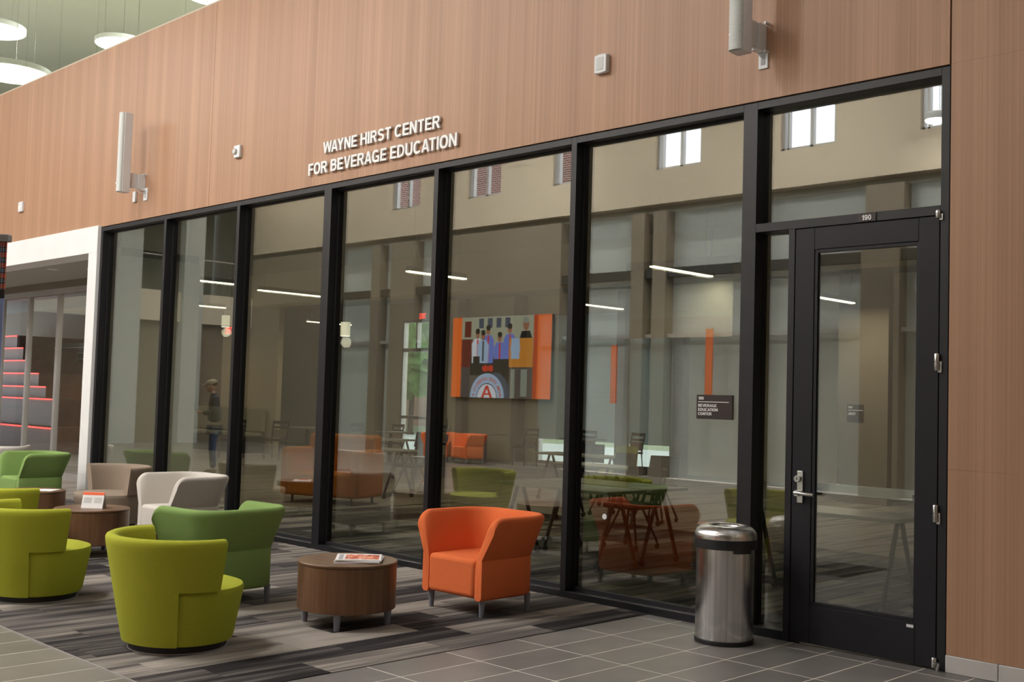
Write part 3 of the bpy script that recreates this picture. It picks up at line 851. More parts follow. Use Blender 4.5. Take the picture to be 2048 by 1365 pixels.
# ================================================================== WALL FITTINGS
FONT = None
def _arc(cx, cy, rx, ry, a0, a1, n=14, e=.8):
    out = []
    for i in range(n+1):
        t = R(a0+(a1-a0)*i/n); c, q = math.cos(t), math.sin(t)
        out.append((cx+rx*math.copysign(abs(c)**e, c), cy+ry*math.copysign(abs(q)**e, q)))
    return out
def _strip(path, w_):
    """outline pieces of a stroke of constant width: list of quads"""
    n = len(path); L = []; Rr = []
    closed = (Vector(path[0])-Vector(path[-1])).length < 1e-6
    for i, p in enumerate(path):
        a_ = Vector(path[i-1]) if i else (Vector(path[-2]) if closed else Vector(p))
        b_ = Vector(path[i+1]) if i < n-1 else (Vector(path[1]) if closed else Vector(p))
        p = Vector(p)
        d1 = (p-a_).normalized() if (p-a_).length > 1e-9 else (b_-p).normalized()
        d2 = (b_-p).normalized() if (b_-p).length > 1e-9 else d1
        n1 = Vector((-d1.y, d1.x)); n2 = Vector((-d2.y, d2.x)); m_ = (n1+n2).normalized()
        k = w_/2/max(.5, m_.dot(n1))
        L.append(p+m_*k); Rr.append(p-m_*k)
    return [[tuple(Rr[i]), tuple(Rr[i+1]), tuple(L[i+1]), tuple(L[i])] for i in range(n-1)]
_S = .19
def _bowl(x1, y0, y1, x0=.1): 
    my = (y0+y1)/2; ry = (y1-y0)/2; xc = x1-ry*.95
    return [(x0, y1)]+_arc(xc, my, x1-xc, ry, 90, -90, 12, .85)+[(x0, y0)]
def _q(x0, y0, x1, y1): return [(x0, y0), (x1, y0), (x1, y1), (x0, y1)]
GLYPH = {
 'A': (.74, [[(0, 0), (.19, 0), (.37, .76), (.37, 1), (.27, 1)], [(.74, 0), (.55, 0), (.37, .76), (.37, 1), (.47, 1)], _q(.2, .2, .54, .36)]),
 'B': (.70, [_q(0, 0, _S, 1)]+_strip(_bowl(.56, .55, .915), .17)+_strip(_bowl(.60, .085, .53), .17)),
 'C': (.72, _strip(_arc(.37, .5, .275, .415, 42, 318, 24), .19)),
 'D': (.72, [_q(0, 0, _S, 1)]+_strip(_bowl(.62, .085, .915), .175)),
 'E': (.62, [_q(0, 0, _S, 1), _q(0, 0, .62, .165), _q(0, .42, .57, .575), _q(0, .835, .61, 1)]),
 'F': (.58, [_q(0, 0, _S, 1), _q(0, .41, .52, .57), _q(0, .835, .58, 1)]),
 'G': (.76, _strip(_arc(.37, .5, .275, .415, 42, 300, 24), .19)+[_q(.40, .38, .74, .53), _q(.58, 0, .74, .5), _q(.44, .01, .66, .19)]),
 'H': (.70, [_q(0, 0, _S, 1), _q(.70-_S, 0, .70, 1), _q(0, .42, .7, .59)]),
 'I': (.19, [_q(0, 0, _S, 1)]),
 'L': (.57, [_q(0, 0, _S, 1), _q(0, 0, .57, .165)]),
 'N': (.70, [_q(0, 0, .18, 1), _q(.52, 0, .70, 1), [(0, 1), (.2, 1), (.70, 0), (.50, 0)]]),
 'O': (.76, _strip(_arc(.38, .5, .285, .415, 0, 360, 30), .19)),
 'R': (.71, [_q(0, 0, _S, 1)]+_strip(_bowl(.58, .50, .915), .17)+[[(.30, .46), (.49, .46), (.71, 0), (.50, 0)]]),
 'S': (.66, _strip(_arc(.33, .725, .235, .19, 25, 180, 10)+_arc(.33, .535, .235, .0, 180, 181, 1)[:0]+[(.12, .62), (.2, .555), (.46, .47), (.55, .40)]+_arc(.33, .275, .235, .19, 0, -160, 10), .18)),
 'T': (.62, [_q(.31-_S/2, 0, .31+_S/2, 1), _q(0, .835, .62, 1)]),
 'U': (.70, [_q(0, .32, _S, 1), _q(.51, .32, .70, 1)]+_strip([(.095, .36)]+_arc(.35, .36, .255, .275, 180, 360, 14)+[(.605, .36)], .19)),
 'V': (.72, [[(0, 1), (.2, 1), (.36, .22), (.36, 0), (.26, 0)], [(.72, 1), (.52, 1), (.36, .22), (.36, 0), (.46, 0)]]),
 'W': (1.0, [[(0, 1), (.18, 1), (.32, 0), (.18, 0)], [(.18, 0), (.33, 0), (.58, 1), (.42, 1)], [(1.0, 1), (.82, 1), (.68, 0), (.82, 0)], [(.82, 0), (.67, 0), (.42, 1), (.58, 1)]]),
 'Y': (.70, [_q(.35-_S/2, 0, .35+_S/2, .45), [(0, 1), (.21, 1), (.445, .42), (.255, .40)], [(.70, 1), (.49, 1), (.255, .42), (.445, .40)]]),
 '1': (.40, [_q(.20, 0, .39, 1), [(0, .70), (.25, .70), (.25, .84), (0, .78)], [(.1, .76), (.25, .76), (.25, 1), (.22, 1)]]),
 '9': (.60, _strip(_arc(.30, .67, .21, .245, 0, 360, 20), .17)+_strip([(.51, .67), (.52, .5), (.50, .28), (.43, .13), (.28, .085), (.16, .13), (.1, .24)], .17)),
 '0': (.60, _strip(_arc(.30, .5, .21, .415, 0, 360, 26), .17)),
 '8': (.60, _strip(_arc(.30, .73, .19, .19, 0, 360, 18), .16)+_strip(_arc(.30, .29, .215, .205, 0, 360, 18), .16)),
}
def glyph_layout(t_):
    x_ = 0; out = []; pv = ' '
    for ch in t_:
        x_ -= {'WA': .13, 'AY': .13, 'AT': .11, 'VE': .03, 'CA': .04, 'RA': .03, 'AG': .03, 'FO': .03}.get(pv+ch, 0); pv = ch
        if ch == ' ': x_ += .30; continue
        w_, pcs = GLYPH[ch]; out.append((ch, x_, pcs)); x_ += w_+.085
    return out, x_-.085
def glyph_lines(t_, x0, x1, z0, z1, y0, y1, par, m, name='letter', split=True):
    lay, tot = glyph_layout(t_); sx = (x1-x0)/tot; sz = z1-z0
    bm = B() if not split else None
    for ch, gx, pcs in lay:
        if split: bm = B()
        for k, pc in enumerate(pcs):
            bm.poly([(x0+(gx+px_)*sx, z0+pz_*sz) for px_, pz_ in pc], y0-.00002*k, y1)
        if split: bm.build(name, m, par)
    if not split: return bm.build(name, m, par)
def text_mesh(s, name, size=1.0, bold=.02, extrude=.0):
    cu = bpy.data.curves.new(name, 'FONT'); cu.body = s; cu.size = size; cu.offset = bold; cu.extrude = extrude; cu.resolution_u = 3
    o = bpy.data.objects.new(name, cu); C.objects.link(o)
    dg = bpy.context.evaluated_depsgraph_get(); dg.update()
    me = bpy.data.meshes.new_from_object(o.evaluated_get(dg))
    bpy.data.objects.remove(o)
    return me
def fit(me, x0, x1, z0, z1, y, depth=None, flip=False):
    """text mesh (xy plane) -> upright in the xz plane, fitted to a rectangle, facing -y (or +y when flipped)"""
    xs_ = [v.co.x for v in me.vertices]; ys_ = [v.co.y for v in me.vertices]; zs_ = [v.co.z for v in me.vertices]
    ax, bx, ay, by = min(xs_), max(xs_), min(ys_), max(ys_); hz = max(zs_) or 1
    for v in me.vertices:
        u = (v.co.x-ax)/(bx-ax); q = (v.co.y-ay)/(by-ay)
        d = (v.co.z/hz)*(depth/2) if depth else 0
        v.co = Vector((x1+(x0-x1)*u if flip else x0+(x1-x0)*u, y+d if flip else y-d, z0+(z1-z0)*q))
    me.flip_normals() if False else None
    return me

ws = empty('wall_lettering', (-8.5, 0, 3.97), label='white raised letters naming the beverage education center on the wood wall', cat='sign')
def letters(t_, x0, x1, z0, z1): glyph_lines(t_, x0+8.5, x1+8.5, z0-3.97, z1-3.97, -.034, -.010, ws, MT['letter'])
letters('WAYNE HIRST CENTER', -9.422, -7.630, 4.014, 4.132)
letters('FOR BEVERAGE EDUCATION', -9.668, -7.394, 3.814, 3.936)

# room sign on the glass
rs = empty('room_sign', (-4.672, GY-.008, 1.545), label='dark brown room sign reading 190 Beverage Education Center on the glass', cat='sign')
B().box(-.153, .153, -.004, .004, -.088, .088).build('sign_plate', MT['signbrown'], rs)
def flat_text(s, x0, x1, z0, z1, par, y=-.0055, m='letter', bold=.02):
    return glyph_lines(s, x0, x1, z0, z1, y-.0006, y+.001, par, MT[m], 'lettering', False)
flat_text('190', -.138, -.090, .052, .074, rs)
B().box(-.138, .125, -.0062, -.004, .034, .039).build('rule_line', MT['letter'], rs)
flat_text('BEVERAGE', -.138, .022, .000, .021, rs)
flat_text('EDUCATION', -.138, .032, -.030, -.009, rs)
flat_text('CENTER', -.138, -.020, -.060, -.039, rs)
ns = empty('door_number_sign', (-3.46, 0, 2.80), label='small dark 190 number plate on the bar above the door', cat='sign')
B().box(-.062, .062, -.008, -.001, -.026, .026).build('number_plate', MT['signbrown'], ns)
flat_text('190', -.032, .032, -.017, .017, ns, -.0095)
fs_ = tag(B().lathe([(.022, 0), (.022, .002)], 24, axis='y').build('round_sticker', MT['paper'], smooth=30), 'small round white sticker low on the glass pane', 'sticker')
fs_.location = (-5.68, GY-.004, .665)
fs_.rotation_euler = (0, 0, 0)

# column loudspeakers
def column_speaker(x, zb, zt_, label, y=-.325, rz=0, bx=None):
    t = empty('column_speaker', (x, y, zb), rz, label, 'loudspeaker', 'white column loudspeakers on the wood wall')
    H_ = zt_-zb
    # grille: bowed front; cabinet: box behind
    bm = B()
    pts = [(.052, .0)]
    for i in range(9):
        a = R(180*i/8); pts.append((.052*math.cos(a), -.032*math.sin(a)-.012))
    pts.append((-.052, 0))
    bm.poly(pts, .004, H_-.004, 'xy'); bm.build('grille', MT['grille'], t, smooth=30)
    B().box(-.055, .055, 0, .105, 0, H_).build('cabinet', MT['plastic'], t, bevel=.004)
    B().box(-.035, -.018, -.0445, -.043, .10, .117).build('badge', MT['letter'], t)
    # swivel bracket down to the wall
    b = empty('bracket', (.0, .105, .16), parent=t)
    B().box(-.018, .018, -.002, .125, -.085, .10).build('bracket_arm', MT['plastic'], b, bevel=.006)
    B().box(-.035, .035, .12, .215, -.095, .095).build('wall_plate', MT['plastic'], b, bevel=.004)
    for z in (-.10, .10): B().lathe([(.010, 0), (.010, .05)], 10, (.05, .165, z), axis='y').build('bracket_bolt', MT['plastic'], b)
    return t
MT['grille'] = mat('speaker_grille', (.60, .62, .60), .6, noise=((150, 150, 150), .12, 2))
column_speaker(-13.28, 4.00, 5.00, 'tall white column loudspeaker left of the wall lettering')
column_speaker(-4.265, 3.975, 4.975, 'white column loudspeaker cut by the top edge above the door')

def plate(name, x, z, w_, h_, label, cat, d=.012, m='plastic', kids=True):
    t = empty(name, (x, -.004, z), label=label, cat=cat)
    B().box(-w_/2, w_/2, -d, 0, -h_/2, h_/2).build('cover_plate', MT[m], t, bevel=.003)
    if kids: B().box(-w_*.22, w_*.22, -d-.003, -d+.001, -h_*.28, h_*.28).build('jack_insert', MT['ink'], t)
    return t
plate('wall_outlet', -4.25, 3.985, .075, .125, 'white jack plate under the right-hand loudspeaker', 'outlet')
plate('wall_outlet', -13.22, 4.01, .10, .16, 'white jack plate under the bracket of the left-hand loudspeaker', 'outlet')
plate('wall_outlet', -13.49, 4.005, .07, .135, 'small blank white box below the left-hand loudspeaker', 'outlet', .03, kids=False)
cb = tag(B().tube([(-4.30, -.06, 4.09), (-4.29, -.055, 4.05), (-4.27, -.04, 4.02), (-4.25, -.018, 3.99)], .0035, 6).build('speaker_cable', MT['paper']), 'thin white cable from the right-hand loudspeaker to its jack plate', 'cable')
cb = tag(B().tube([(-13.36, -.06, 4.10), (-13.33, -.05, 4.05), (-13.28, -.03, 4.03), (-13.23, -.018, 4.02)], .0045, 6).build('speaker_cable', MT['paper']), 'thin white cable from the left-hand loudspeaker to its jack plate', 'cable')
t = empty('wall_speaker', (-5.72, -.004, 4.235), label='small square white wall speaker between the lettering and right loudspeaker', cat='wall speaker')
B().box(-.062, .062, -.022, 0, -.072, .072).build('back_box', MT['plastic'], t, bevel=.004)
bm = B(); bm.poly([(-.062, -.07)]+[(-.062+.124*i/8, -.07-.008*math.sin(math.pi*i/8)) for i in range(1, 8)]+[(.062, -.07), (.062, .07)]+[(.062-.124*i/8, .07+.008*math.sin(math.pi*i/8)) for i in range(1, 8)]+[(-.062, .07)], -.045, -.02); bm.build('front_cover', MT['plastic'], t, bevel=.006)
B().box(-.036, .030, -.0475, -.044, -.05, .05).build('speaker_mesh', MT['grille'], t)
t = empty('strobe_alarm', (-11.07, -.004, 4.262), label='small white alarm strobe left of the wall lettering', cat='alarm')
B().box(-.06, .06, -.035, 0, -.07, .07).build('housing', MT['plastic'], t, bevel=.006)
B().lathe([(.028, -.06), (.034, -.045), (.034, -.03)], 16, (-.02, 0, 0), axis='y').build('strobe_lens', MT['grille'], t, smooth=40)
t = empty('motion_sensor', (-17.1, -.004, 4.24), label='small white sensor box at the far left of the wood wall', cat='sensor')
B().box(-.075, .075, -.035, 0, -.075, .075).build('housing', MT['plastic'], t, bevel=.006)
B().box(-.05, .05, -.042, -.03, -.05, .02).build('sensor_lens', MT['letter'], t)

# ================================================================== LAMPS
def disc_lamp(x, y, z, r, label, power, zc, group='round disc pendant lamps'):
    t = empty('disc_lamp', (x, y, z), label=label, cat='pendant lamp', group=group)
    B().lathe([(r*.985, 0), (r, .01), (r, .11), (r*.98, .12)], 48).build('drum_shade', MT['plastic'], t, smooth=35)
    B().lathe([(r*.96, -.012), (r*.97, -.004)], 48).build('diffuser', MT['lamp'], t, smooth=35)
    for k in range(3):
        a = R(120*k+30); B().tube([(r*.7*math.cos(a), r*.7*math.sin(a), .12), (r*.7*math.cos(a), r*.7*math.sin(a), zc-z)], .006, 5).build('hanging_cable', MT['alum'], t)
    area('disc_lamp_light', (0, 0, -.03), r*1.8, r*1.8, power, (0, 0, 0), (1, .975, .94), 'DISK', t)
    return t
def at(px, py, ax):
    d = fw+(px-1024)/FPX*r2-(py-682.5)/FPX*u2
    return Vector((0, CAM_Y, CAM_H))+ax*d
for px, py, ax, r, lab in ((21, 148, 23, .78, 'large round glowing lamp behind the upper glass, lowest of the group'), (-13, 61, 26, .70, 'round glowing lamp cut by the left edge behind the upper glass'), (243, 90, 29, .66, 'round glowing lamp half hidden by the top of the wood wall'), (425, -6, 27, .62, 'round glowing lamp at the top edge behind the upper glass')):
    p = at(px, py, ax); disc_lamp(p.x, p.y, p.z, r, lab, LIGHT['upper'], 12.4, 'round lamps behind the upper glass')
LA = [(-8.6, -6.2, 8.4), (-12.6, -5.4, 8.4), (-16.6, -6.2, 8.4), (-20.6, -5.4, 8.4), (-11.0, -9.4, 8.4), (-18.0, -9.4, 8.4), (-25, -6, 8.4)]
for k, (x, y, z) in enumerate(LA):
    disc_lamp(x, y, z, .6, ('high disc pendant lamp in the hall nearest the glass door', 'high disc pendant lamp in the hall above the orange chair', 'high disc pendant lamp in the hall above the cream chair', 'high disc pendant lamp in the hall in front of the white portal', 'high disc pendant lamp in the hall behind the lime chairs', 'high disc pendant lamp in the hall facing the video wall', 'high disc pendant lamp in the hall nearest the far end wall')[k], LIGHT['disc'], 10.2, 'disc lamps in the hall')

# ================================================================== INSIDE THE GLAZED ROOM
def linear_lamp(x, y0, y1, z, label):
    t = empty('linear_lamp', (x, (y0+y1)/2, z), label=label, cat='pendant lamp', group='linear lamps inside the room')
    L = (y1-y0)/2
    B().box(-.04, .04, -L, L, .012, .075).build('housing', MT['alum'], t)
    B().box(-.036, .036, -L, L, -.006, .012).build('diffuser', MT['linlamp'], t)
    for y in (-L*.8, L*.8): B().tube([(0, y, .075), (0, y, RZ-z)], .004, 5).build('hanging_cable', MT['alum'], t)
    area('linear_lamp_light', (0, 0, -.02), .08, 2*L, LIGHT['linear'], (0, 0, 0), (1, .88, .68), 'RECTANGLE', t)
for x, a, b, l in ((-16.05, 2.1, 3.1, 'slim warm linear lamp seen high through the second pane'), (-20.75, 4.6, 5.7, 'slim warm linear lamp seen lower through the second pane'),
                   (-16.53, 3.8, 5.1, 'slim warm linear lamp seen through the third pane'), (-12.01, 3.3, 4.4, 'short linear lamp seen at the top of the fourth pane'),
                   (-8.75, 4.6, 5.9, 'linear lamp seen through the wide pane left of the door'), (-8.93, 9.0, 10.2, 'linear lamp seen through the glass door'),
                   (-13.2, 8.2, 9.5, 'linear lamp deep in the room behind the screen reflection'), (-22.5, 9.0, 10.3, 'linear lamp deepest in the room near the exit window'), (-26.6, 6.6, 7.9, 'linear lamp added to light the wall above the beige banquette')):  # the banquette lamp is added to light the tan wall
    linear_lamp(x, a, b, 3.3, l)

def pendant(x, y, z, label):
    t = empty('cylinder_pendant', (x, y, z), label=label, cat='pendant lamp', group='white cylinder pendants')
    B().lathe([(.09, 0), (.09, .26)], 24, cap=True).build('cylinder_shade', MT['pend'], t, smooth=30)
    B().tube([(0, 0, .26), (0, 0, RZ-z)], .005, 5).build('hanging_cable', MT['alum'], t)
    l = bpy.data.lights.new('pendant_light', 'POINT'); l.energy = LIGHT['pend']; l.color = (1, .9, .72); l.shadow_soft_size = .1
    o = bpy.data.objects.new('pendant_light', l); C.objects.link(o); o.parent = t; o.location = (0, 0, -.12)
pendant(-16.98, 6.0, 2.66, 'white cylinder pendant hanging behind the fourth pane')
pendant(-22.2, 6.6, 3.0, 'white cylinder pendant hanging behind the second pane')

def exit_sign(x, y, z, label, w_=.30):
    t = empty('exit_sign', (x, y, z), label=label, cat='exit sign')
    B().box(-w_/2, w_/2, -.03, .03, -.1, .1).build('housing', MT['plastic'], t)
    link('lettering', fit(text_mesh('EXIT', 'lettering', bold=.02), -w_*.44, w_*.44, -.075, .075, -.034), MT['exit'], t)
    if z+.12 < RZ and y < RY1-.2: B().tube([(0, 0, .1), (0, 0, RZ-z)], .012, 6).build('ceiling_stem', MT['alum'], t)
exit_sign(-24.0, RY1-.032, 3.85, 'red exit sign above the bright glazed door behind the fourth pane')
exit_sign(-23.0, 7.2, 2.98, 'red exit sign seen through the second pane')

def training_table(x, y, label, L=1.5, rz=0):
    t = empty('training_table', (x, y, .005), rz, label, 'table', 'training tables on casters')
    B().box(-L/2, L/2, -.29, .29, .71, .738).build('table_top', MT['tbl'], t, bevel=.004)
    for sx in (-1, 1):
        f = empty('leg_frame', (sx*(L/2-.12), 0, 0), parent=t)
        for sy in (-1, 1):
            B().tube([(0, sy*.03, .71), (0, sy*.27, .075)], .02, 8).build('leg', MT['plinth'], f)
            B().lathe([(.034, -.016), (.037, -.01), (.037, .01), (.034, .016)], 16, (0, sy*.275, .037), axis='x').build('caster', MT['plinth'], f, smooth=35)
training_table(-7.32, 1.49, 'dark caster table just behind the glass left of the trash can')
training_table(-7.32, 2.15, 'second caster table pushed against the one behind the glass')
training_table(-4.62, 1.62, 'caster table seen through the narrow pane beside the door')
training_table(-9.4, 4.6, 'long caster table in the middle of the room')
training_table(-11.6, 6.6, 'long caster table farther back behind the orange chair')
training_table(-14.0, 4.4, 'long caster table behind the third and fourth panes')
training_table(-17.2, 7.2, 'long caster table near the cylinder pendant')

def ladder_chair(x, y, rz, label):
    t = empty('dining_chair', (x, y, .005), rz, label, 'chair', 'dark wooden dining chairs in the room')
    B().box(-.22, .22, -.21, .21, .43, .475).build('seat', MT['darkwood'], t, bevel=.008)
    for sx in (-1, 1):
        B().tube([(sx*.19, -.19, 0), (sx*.19, -.18, .43)], .018, 6).build('leg', MT['darkwood'], t)
        B().tube([(sx*.19, .24, 0), (sx*.19, .19, .45), (sx*.2, .27, .90)], .018, 6).build('leg', MT['darkwood'], t)
    for z, h_ in ((.86, .07), (.74, .05)): B().box(-.2, .2, .215+(z-.5)*.13, .24+(z-.5)*.13, z-h_/2, z+h_/2).build('back_slat', MT['darkwood'], t)
    B().box(-.17, .17, .205, .222, .50, .69).build('back_pad', MT['taupe'], t)
DC = [(-21.2, 9.4, 10, 'dark dining chair behind the fourth pane, leftmost of three'), (-20.95, 10.4, 0, 'dark dining chair behind the fourth pane, middle of three'), (-20.4, 11.4, -15, 'dark dining chair nearest the bright exit door'),
      (-18.6, 12.6, 0, 'dark dining chair beside the reflected screen edge'), (-17.3, 13.2, 5, 'dark dining chair in front of the first shaded window'), (-15.9, 13.2, -8, 'dark dining chair in front of the last shaded window'),
      (-22.6, 8.3, 30, 'dark dining chair behind the third pane by the banquette'), (-23.4, 7.6, 15, 'dark dining chair behind the third pane next to the wall')]
for x, y, a, l in DC: ladder_chair(x, y, R(a), l)
for k, (x, y) in enumerate(((-20.3, 9.9), (-19.2, 11.9), (-16.6, 12.4), (-22.9, 9.4))):
    t = empty('cafe_table', (x, y, .005), label=('square cafe table behind the fourth pane', 'square cafe table left of the shaded windows', 'square cafe table in front of the shaded windows', 'square cafe table next to the banquette')[k], cat='table', group='square cafe tables')
    B().box(-.38, .38, -.38, .38, .71, .745).build('table_top', MT['tbl'], t, bevel=.005)
    B().tube([(0, 0, .03), (0, 0, .71)], .04, 12).build('post', MT['plinth'], t)
    B().lathe([(.26, 0), (.25, .02), (.05, .035)], 24).build('foot', MT['plinth'], t)
bq = empty('banquette', (-27.35, 9.2, .005), 0, 'long beige banquette seat along the back wall behind the third pane', 'bench')
B().box(-2.4, 2.4, -.3, .3, 0, .42).build('base', MT['plinth'], bq)
for k in range(4):
    B().box(-2.4+1.2*k+.01, -1.2+1.2*k-.01, -.32, .25, .42, .52).build('seat_cushion', MT['beige'], bq, bevel=.03)
    B().box(-2.4+1.2*k+.01, -1.2+1.2*k-.01, .18, .36, .53, 1.15).build('back_cushion', MT['beige'], bq, bevel=.04)
t = empty('booth_sofa', (-13.3, 3.1, .005), R(20), 'amber orange high-backed booth seat behind the third pane', 'sofa')
B().box(-.55, .55, -.35, .3, .1, .44).build('seat', MT['booth_or'], t, bevel=.05, seg=3)
B().box(-.6, .6, .25, .40, .1, .98).build('backrest', MT['booth_or'], t, bevel=.06, seg=3)
for s in (-1, 1): B().box(s*.52, s*.66, -.36, .36, .1, .78).build('arm', MT['booth_or'], t, bevel=.05, seg=3)
for sx in (-.5, .5):
    for sy in (-.25, .3): B().tube([(sx, sy, 0), (sx, sy, .12)], .02, 8).build('leg', MT['plinth'], t)
ps = empty('projection_screen', (-9.4, 6.1, 2.5), 0, 'wide projection screen hanging behind the pane left of the door', 'projection screen')
B().box(-.93, .93, -.06, .06, .98, 1.10).build('screen_case', MT['taupe_wall'], ps, bevel=.01)
B().box(-.88, .88, -.004, .004, .28, .98).build('screen_sheet', MT['screencloth'], ps)
B().box(-.88, .88, -.006, .004, .0, .28).build('screen_border', MT['taupe_wall'], ps)
B().tube([(-.5, 0, 1.10), (-.5, 0, RZ-2.5)], .012, 6).build('hanger_rod', MT['alum'], ps)
B().tube([(.5, 0, 1.10), (.5, 0, RZ-2.5)], .012, 6).build('hanger_rod', MT['alum'], ps)
ls = empty('library_sign', (-9.17, 10.78, 1.51), R(0), 'small brown library sign seen through the glass door', 'sign')
B().box(-.15, .15, -.004, .004, -.16, .14).build('sign_plate', MT['signbrown'], ls)
flat_text('1908', -.13, -.05, .075, .115, ls)
B().box(-.13, .14, -.0062, -.004, .04, .05).build('rule_line', MT['letter'], ls)
flat_text('LIBRARY', -.13, .01, -.035, .01, ls)
struct('wall_room_pier', B().box(-9.5, -8.6, 10.79, 10.95, 0, RZ), MT['taupe_wall'])
# things outside the back windows
for k, (x, y, s) in enumerate(((-41, 28, 2.3), (-61, 30, 2.8), (-67, 33, 3.0), (-46, 31, 2.2), (-50.5, 34.5, 2.4), (-54.5, 24.5, 2.0))):
    me = bpy.data.meshes.new('crown'); bm = bmesh.new(); bmesh.ops.create_icosphere(bm, subdivisions=4, radius=s)
    rnd = random.Random(k)
    for v in bm.verts: v.co *= 1+rnd.uniform(-.16, .16)
    bm.to_mesh(me); bm.free(); me.materials.append(MT['leaf'])
    t = empty('tree', (x, y, -.25), 0, ('green tree outside the glazed exit door', 'tall green tree outside the left back window', 'bushy tree farthest left outside', 'green tree behind the exit door, right of another', 'big green tree farther out behind the exit door', 'broad tree outside the left back window')[k], 'tree', 'trees outside')
    o = link('crown', me, None, t); o.location = (0, 0, 2.4+s*.8)
    B().tube([(0, 0, 0), (.1, 0, 3.2)], .16, 8, .1).build('trunk', MT['darkwood'], t)

# ================================================================== THE HALL BEHIND THE CAMERA (mirrored in the glass)
# video wall: nine panels carrying one picture
vw = empty('video_wall', (-19.48, DY+.0, 1.60), 0, 'large orange-sided video wall showing a pipe band, mirrored in the glass', 'video wall')
VX0, VX1, VZ = -1.71, 1.71, 2.0
def emis(name, col, s):
    m = bpy.data.materials.new(name); m.use_nodes = True
    t = m.node_tree; b = t.nodes['Principled BSDF']; b.inputs['Base Color'].default_value = (0, 0, 0, 1); b.inputs['Roughness'].default_value = .4
    b.inputs['Emission Color'].default_value = (*col, 1); b.inputs['Emission Strength'].default_value = s
    return m
VS = 1.35
PAL = dict(orange=srgb(225, 105, 35), orange2=srgb(200, 70, 20), grey=srgb(150, 155, 140), wall=srgb(175, 175, 150), brick=srgb(120, 55, 40), white=srgb(225, 230, 240), blue=srgb(110, 130, 215), dark=srgb(22, 18, 22), red=srgb(215, 40, 20), skin=srgb(165, 110, 85), steel=srgb(70, 80, 100), amber=srgb(215, 140, 50), lblue=srgb(170, 195, 225), ground=srgb(95, 85, 80))
for k_ in PAL: MT['v_'+k_] = emis('screen_'+k_, PAL[k_], VS)
MT['v_orange'] = emis('screen_orange', PAL['orange'], VS*1.3)
for i in range(3):
    for j in range(3):
        a = VX0+(VX1-VX0)*i/3; b = VX0+(VX1-VX0)*(i+1)/3
        B().box(a+.003, b-.003, .01, .085, VZ*j/3+.003, VZ*(j+1)/3-.003).build('screen_panel', MT['gasket'], vw)
layer = [0.0875]
def scr(pts, m, name='picture_area'):
    """flat picture area; x runs as seen in the mirror image"""
    bm = B(); v = [bm.bm.verts.new((x, layer[0], z)) for x, z in pts]; bm.bm.faces.new(v)
    o = bm.build(name, MT['v_'+m], vw)
    if o.data.polygons[0].normal.y < 0: o.data.flip_normals()
    layer[0] += .0004
def rect(x0, x1, z0, z1, m): scr([(x0, z0), (x1, z0), (x1, z1), (x0, z1)], m)
def ell(cx, cz, rx, rz_, m, n=28, z_min=None):
    pts = [(cx+rx*math.cos(2*math.pi*i/n), cz+rz_*math.sin(2*math.pi*i/n)) for i in range(n)]
    if z_min is not None: pts = [(x, max(z, z_min)) for x, z in pts]
    scr(pts, m)
# x = 0..1 across the wall as mirrored (left to right in the photo)
def fx(u): return VX0+(VX1-VX0)*u
rect(fx(0), fx(.10), 0, VZ, 'orange'); rect(fx(.10), fx(.83), 0, VZ, 'ground'); rect(fx(.83), fx(.87), 0, VZ, 'orange2'); rect(fx(.87), fx(1), 0, VZ, 'orange')
rect(fx(.10), fx(.83), 1.05, VZ, 'wall'); rect(fx(.10), fx(.22), .75, 1.45, 'brick'); rect(fx(.13), fx(.20), 1.5, 1.9, 'brick')
for q in range(4): rect(fx(.28+.09*q), fx(.33+.09*q), 1.72, 1.96, 'steel')
rect(fx(.20), fx(.60), .55, 1.0, 'dark')
for u, top, c in ((.27, 1.72, 'white'), (.38, 1.80, 'blue'), (.50, 1.62, 'blue'), (.60, 1.82, 'blue'), (.33, 1.68, 'lblue')):
    scr([(fx(u-.055), .85), (fx(u+.055), .85), (fx(u+.06), top-.38), (fx(u+.03), top-.26), (fx(u-.03), top-.26), (fx(u-.06), top-.38)], c)
    rect(fx(u-.006), fx(u+.010), .9, top-.28, 'red' if c != 'lblue' else 'dark')
    ell(fx(u), top-.14, .075, .115, 'skin'); ell(fx(u), top-.075, .08, .07, 'dark')
rect(fx(.23), fx(.30), .82, 1.02, 'dark')
ell(fx(.36), .72, .11, .08, 'red'); ell(fx(.42), .72, .10, .08, 'red'); rect(fx(.44), fx(.60), 0, .95, 'dark')
rect(fx(.60), fx(.83), .75, 1.45, 'amber'); ell(fx(.66), 1.2, .16, .2, 'lblue'); ell(fx(.66), 1.2, .11, .14, 'amber'); rect(fx(.62), fx(.70), .95, 1.45, 'lblue')
ell(fx(.76), 1.78, .10, .15, 'skin'); ell(fx(.76), 1.88, .10, .07, 'grey'); scr([(fx(.70), 1.45), (fx(.82), 1.45), (fx(.80), 1.62), (fx(.72), 1.62)], 'dark')
rect(fx(.62), fx(.66), 0, .7, 'grey'); rect(fx(.72), fx(.78), .05, .7, 'grey')
ell(fx(.47), .0, .50, .62, 'steel', 40, 0); ell(fx(.385), .0, .60, .60, 'lblue', 48, 0); ell(fx(.385), 0, .36, .36, 'steel', 40, 0); ell(fx(.385), 0, .335, .335, 'white', 40, 0)
scr([(fx(.385)-.20, 0), (fx(.385)-.11, 0), (fx(.385), .22), (fx(.385)+.11, 0), (fx(.385)+.20, 0), (fx(.385)+.04, .30), (fx(.385)-.04, .30)], 'red')
rect(fx(.385)-.10, fx(.385)+.10, .07, .11, 'red')
s_ = 'OKLAHOMA STATE UNIVERSITY PIPE'
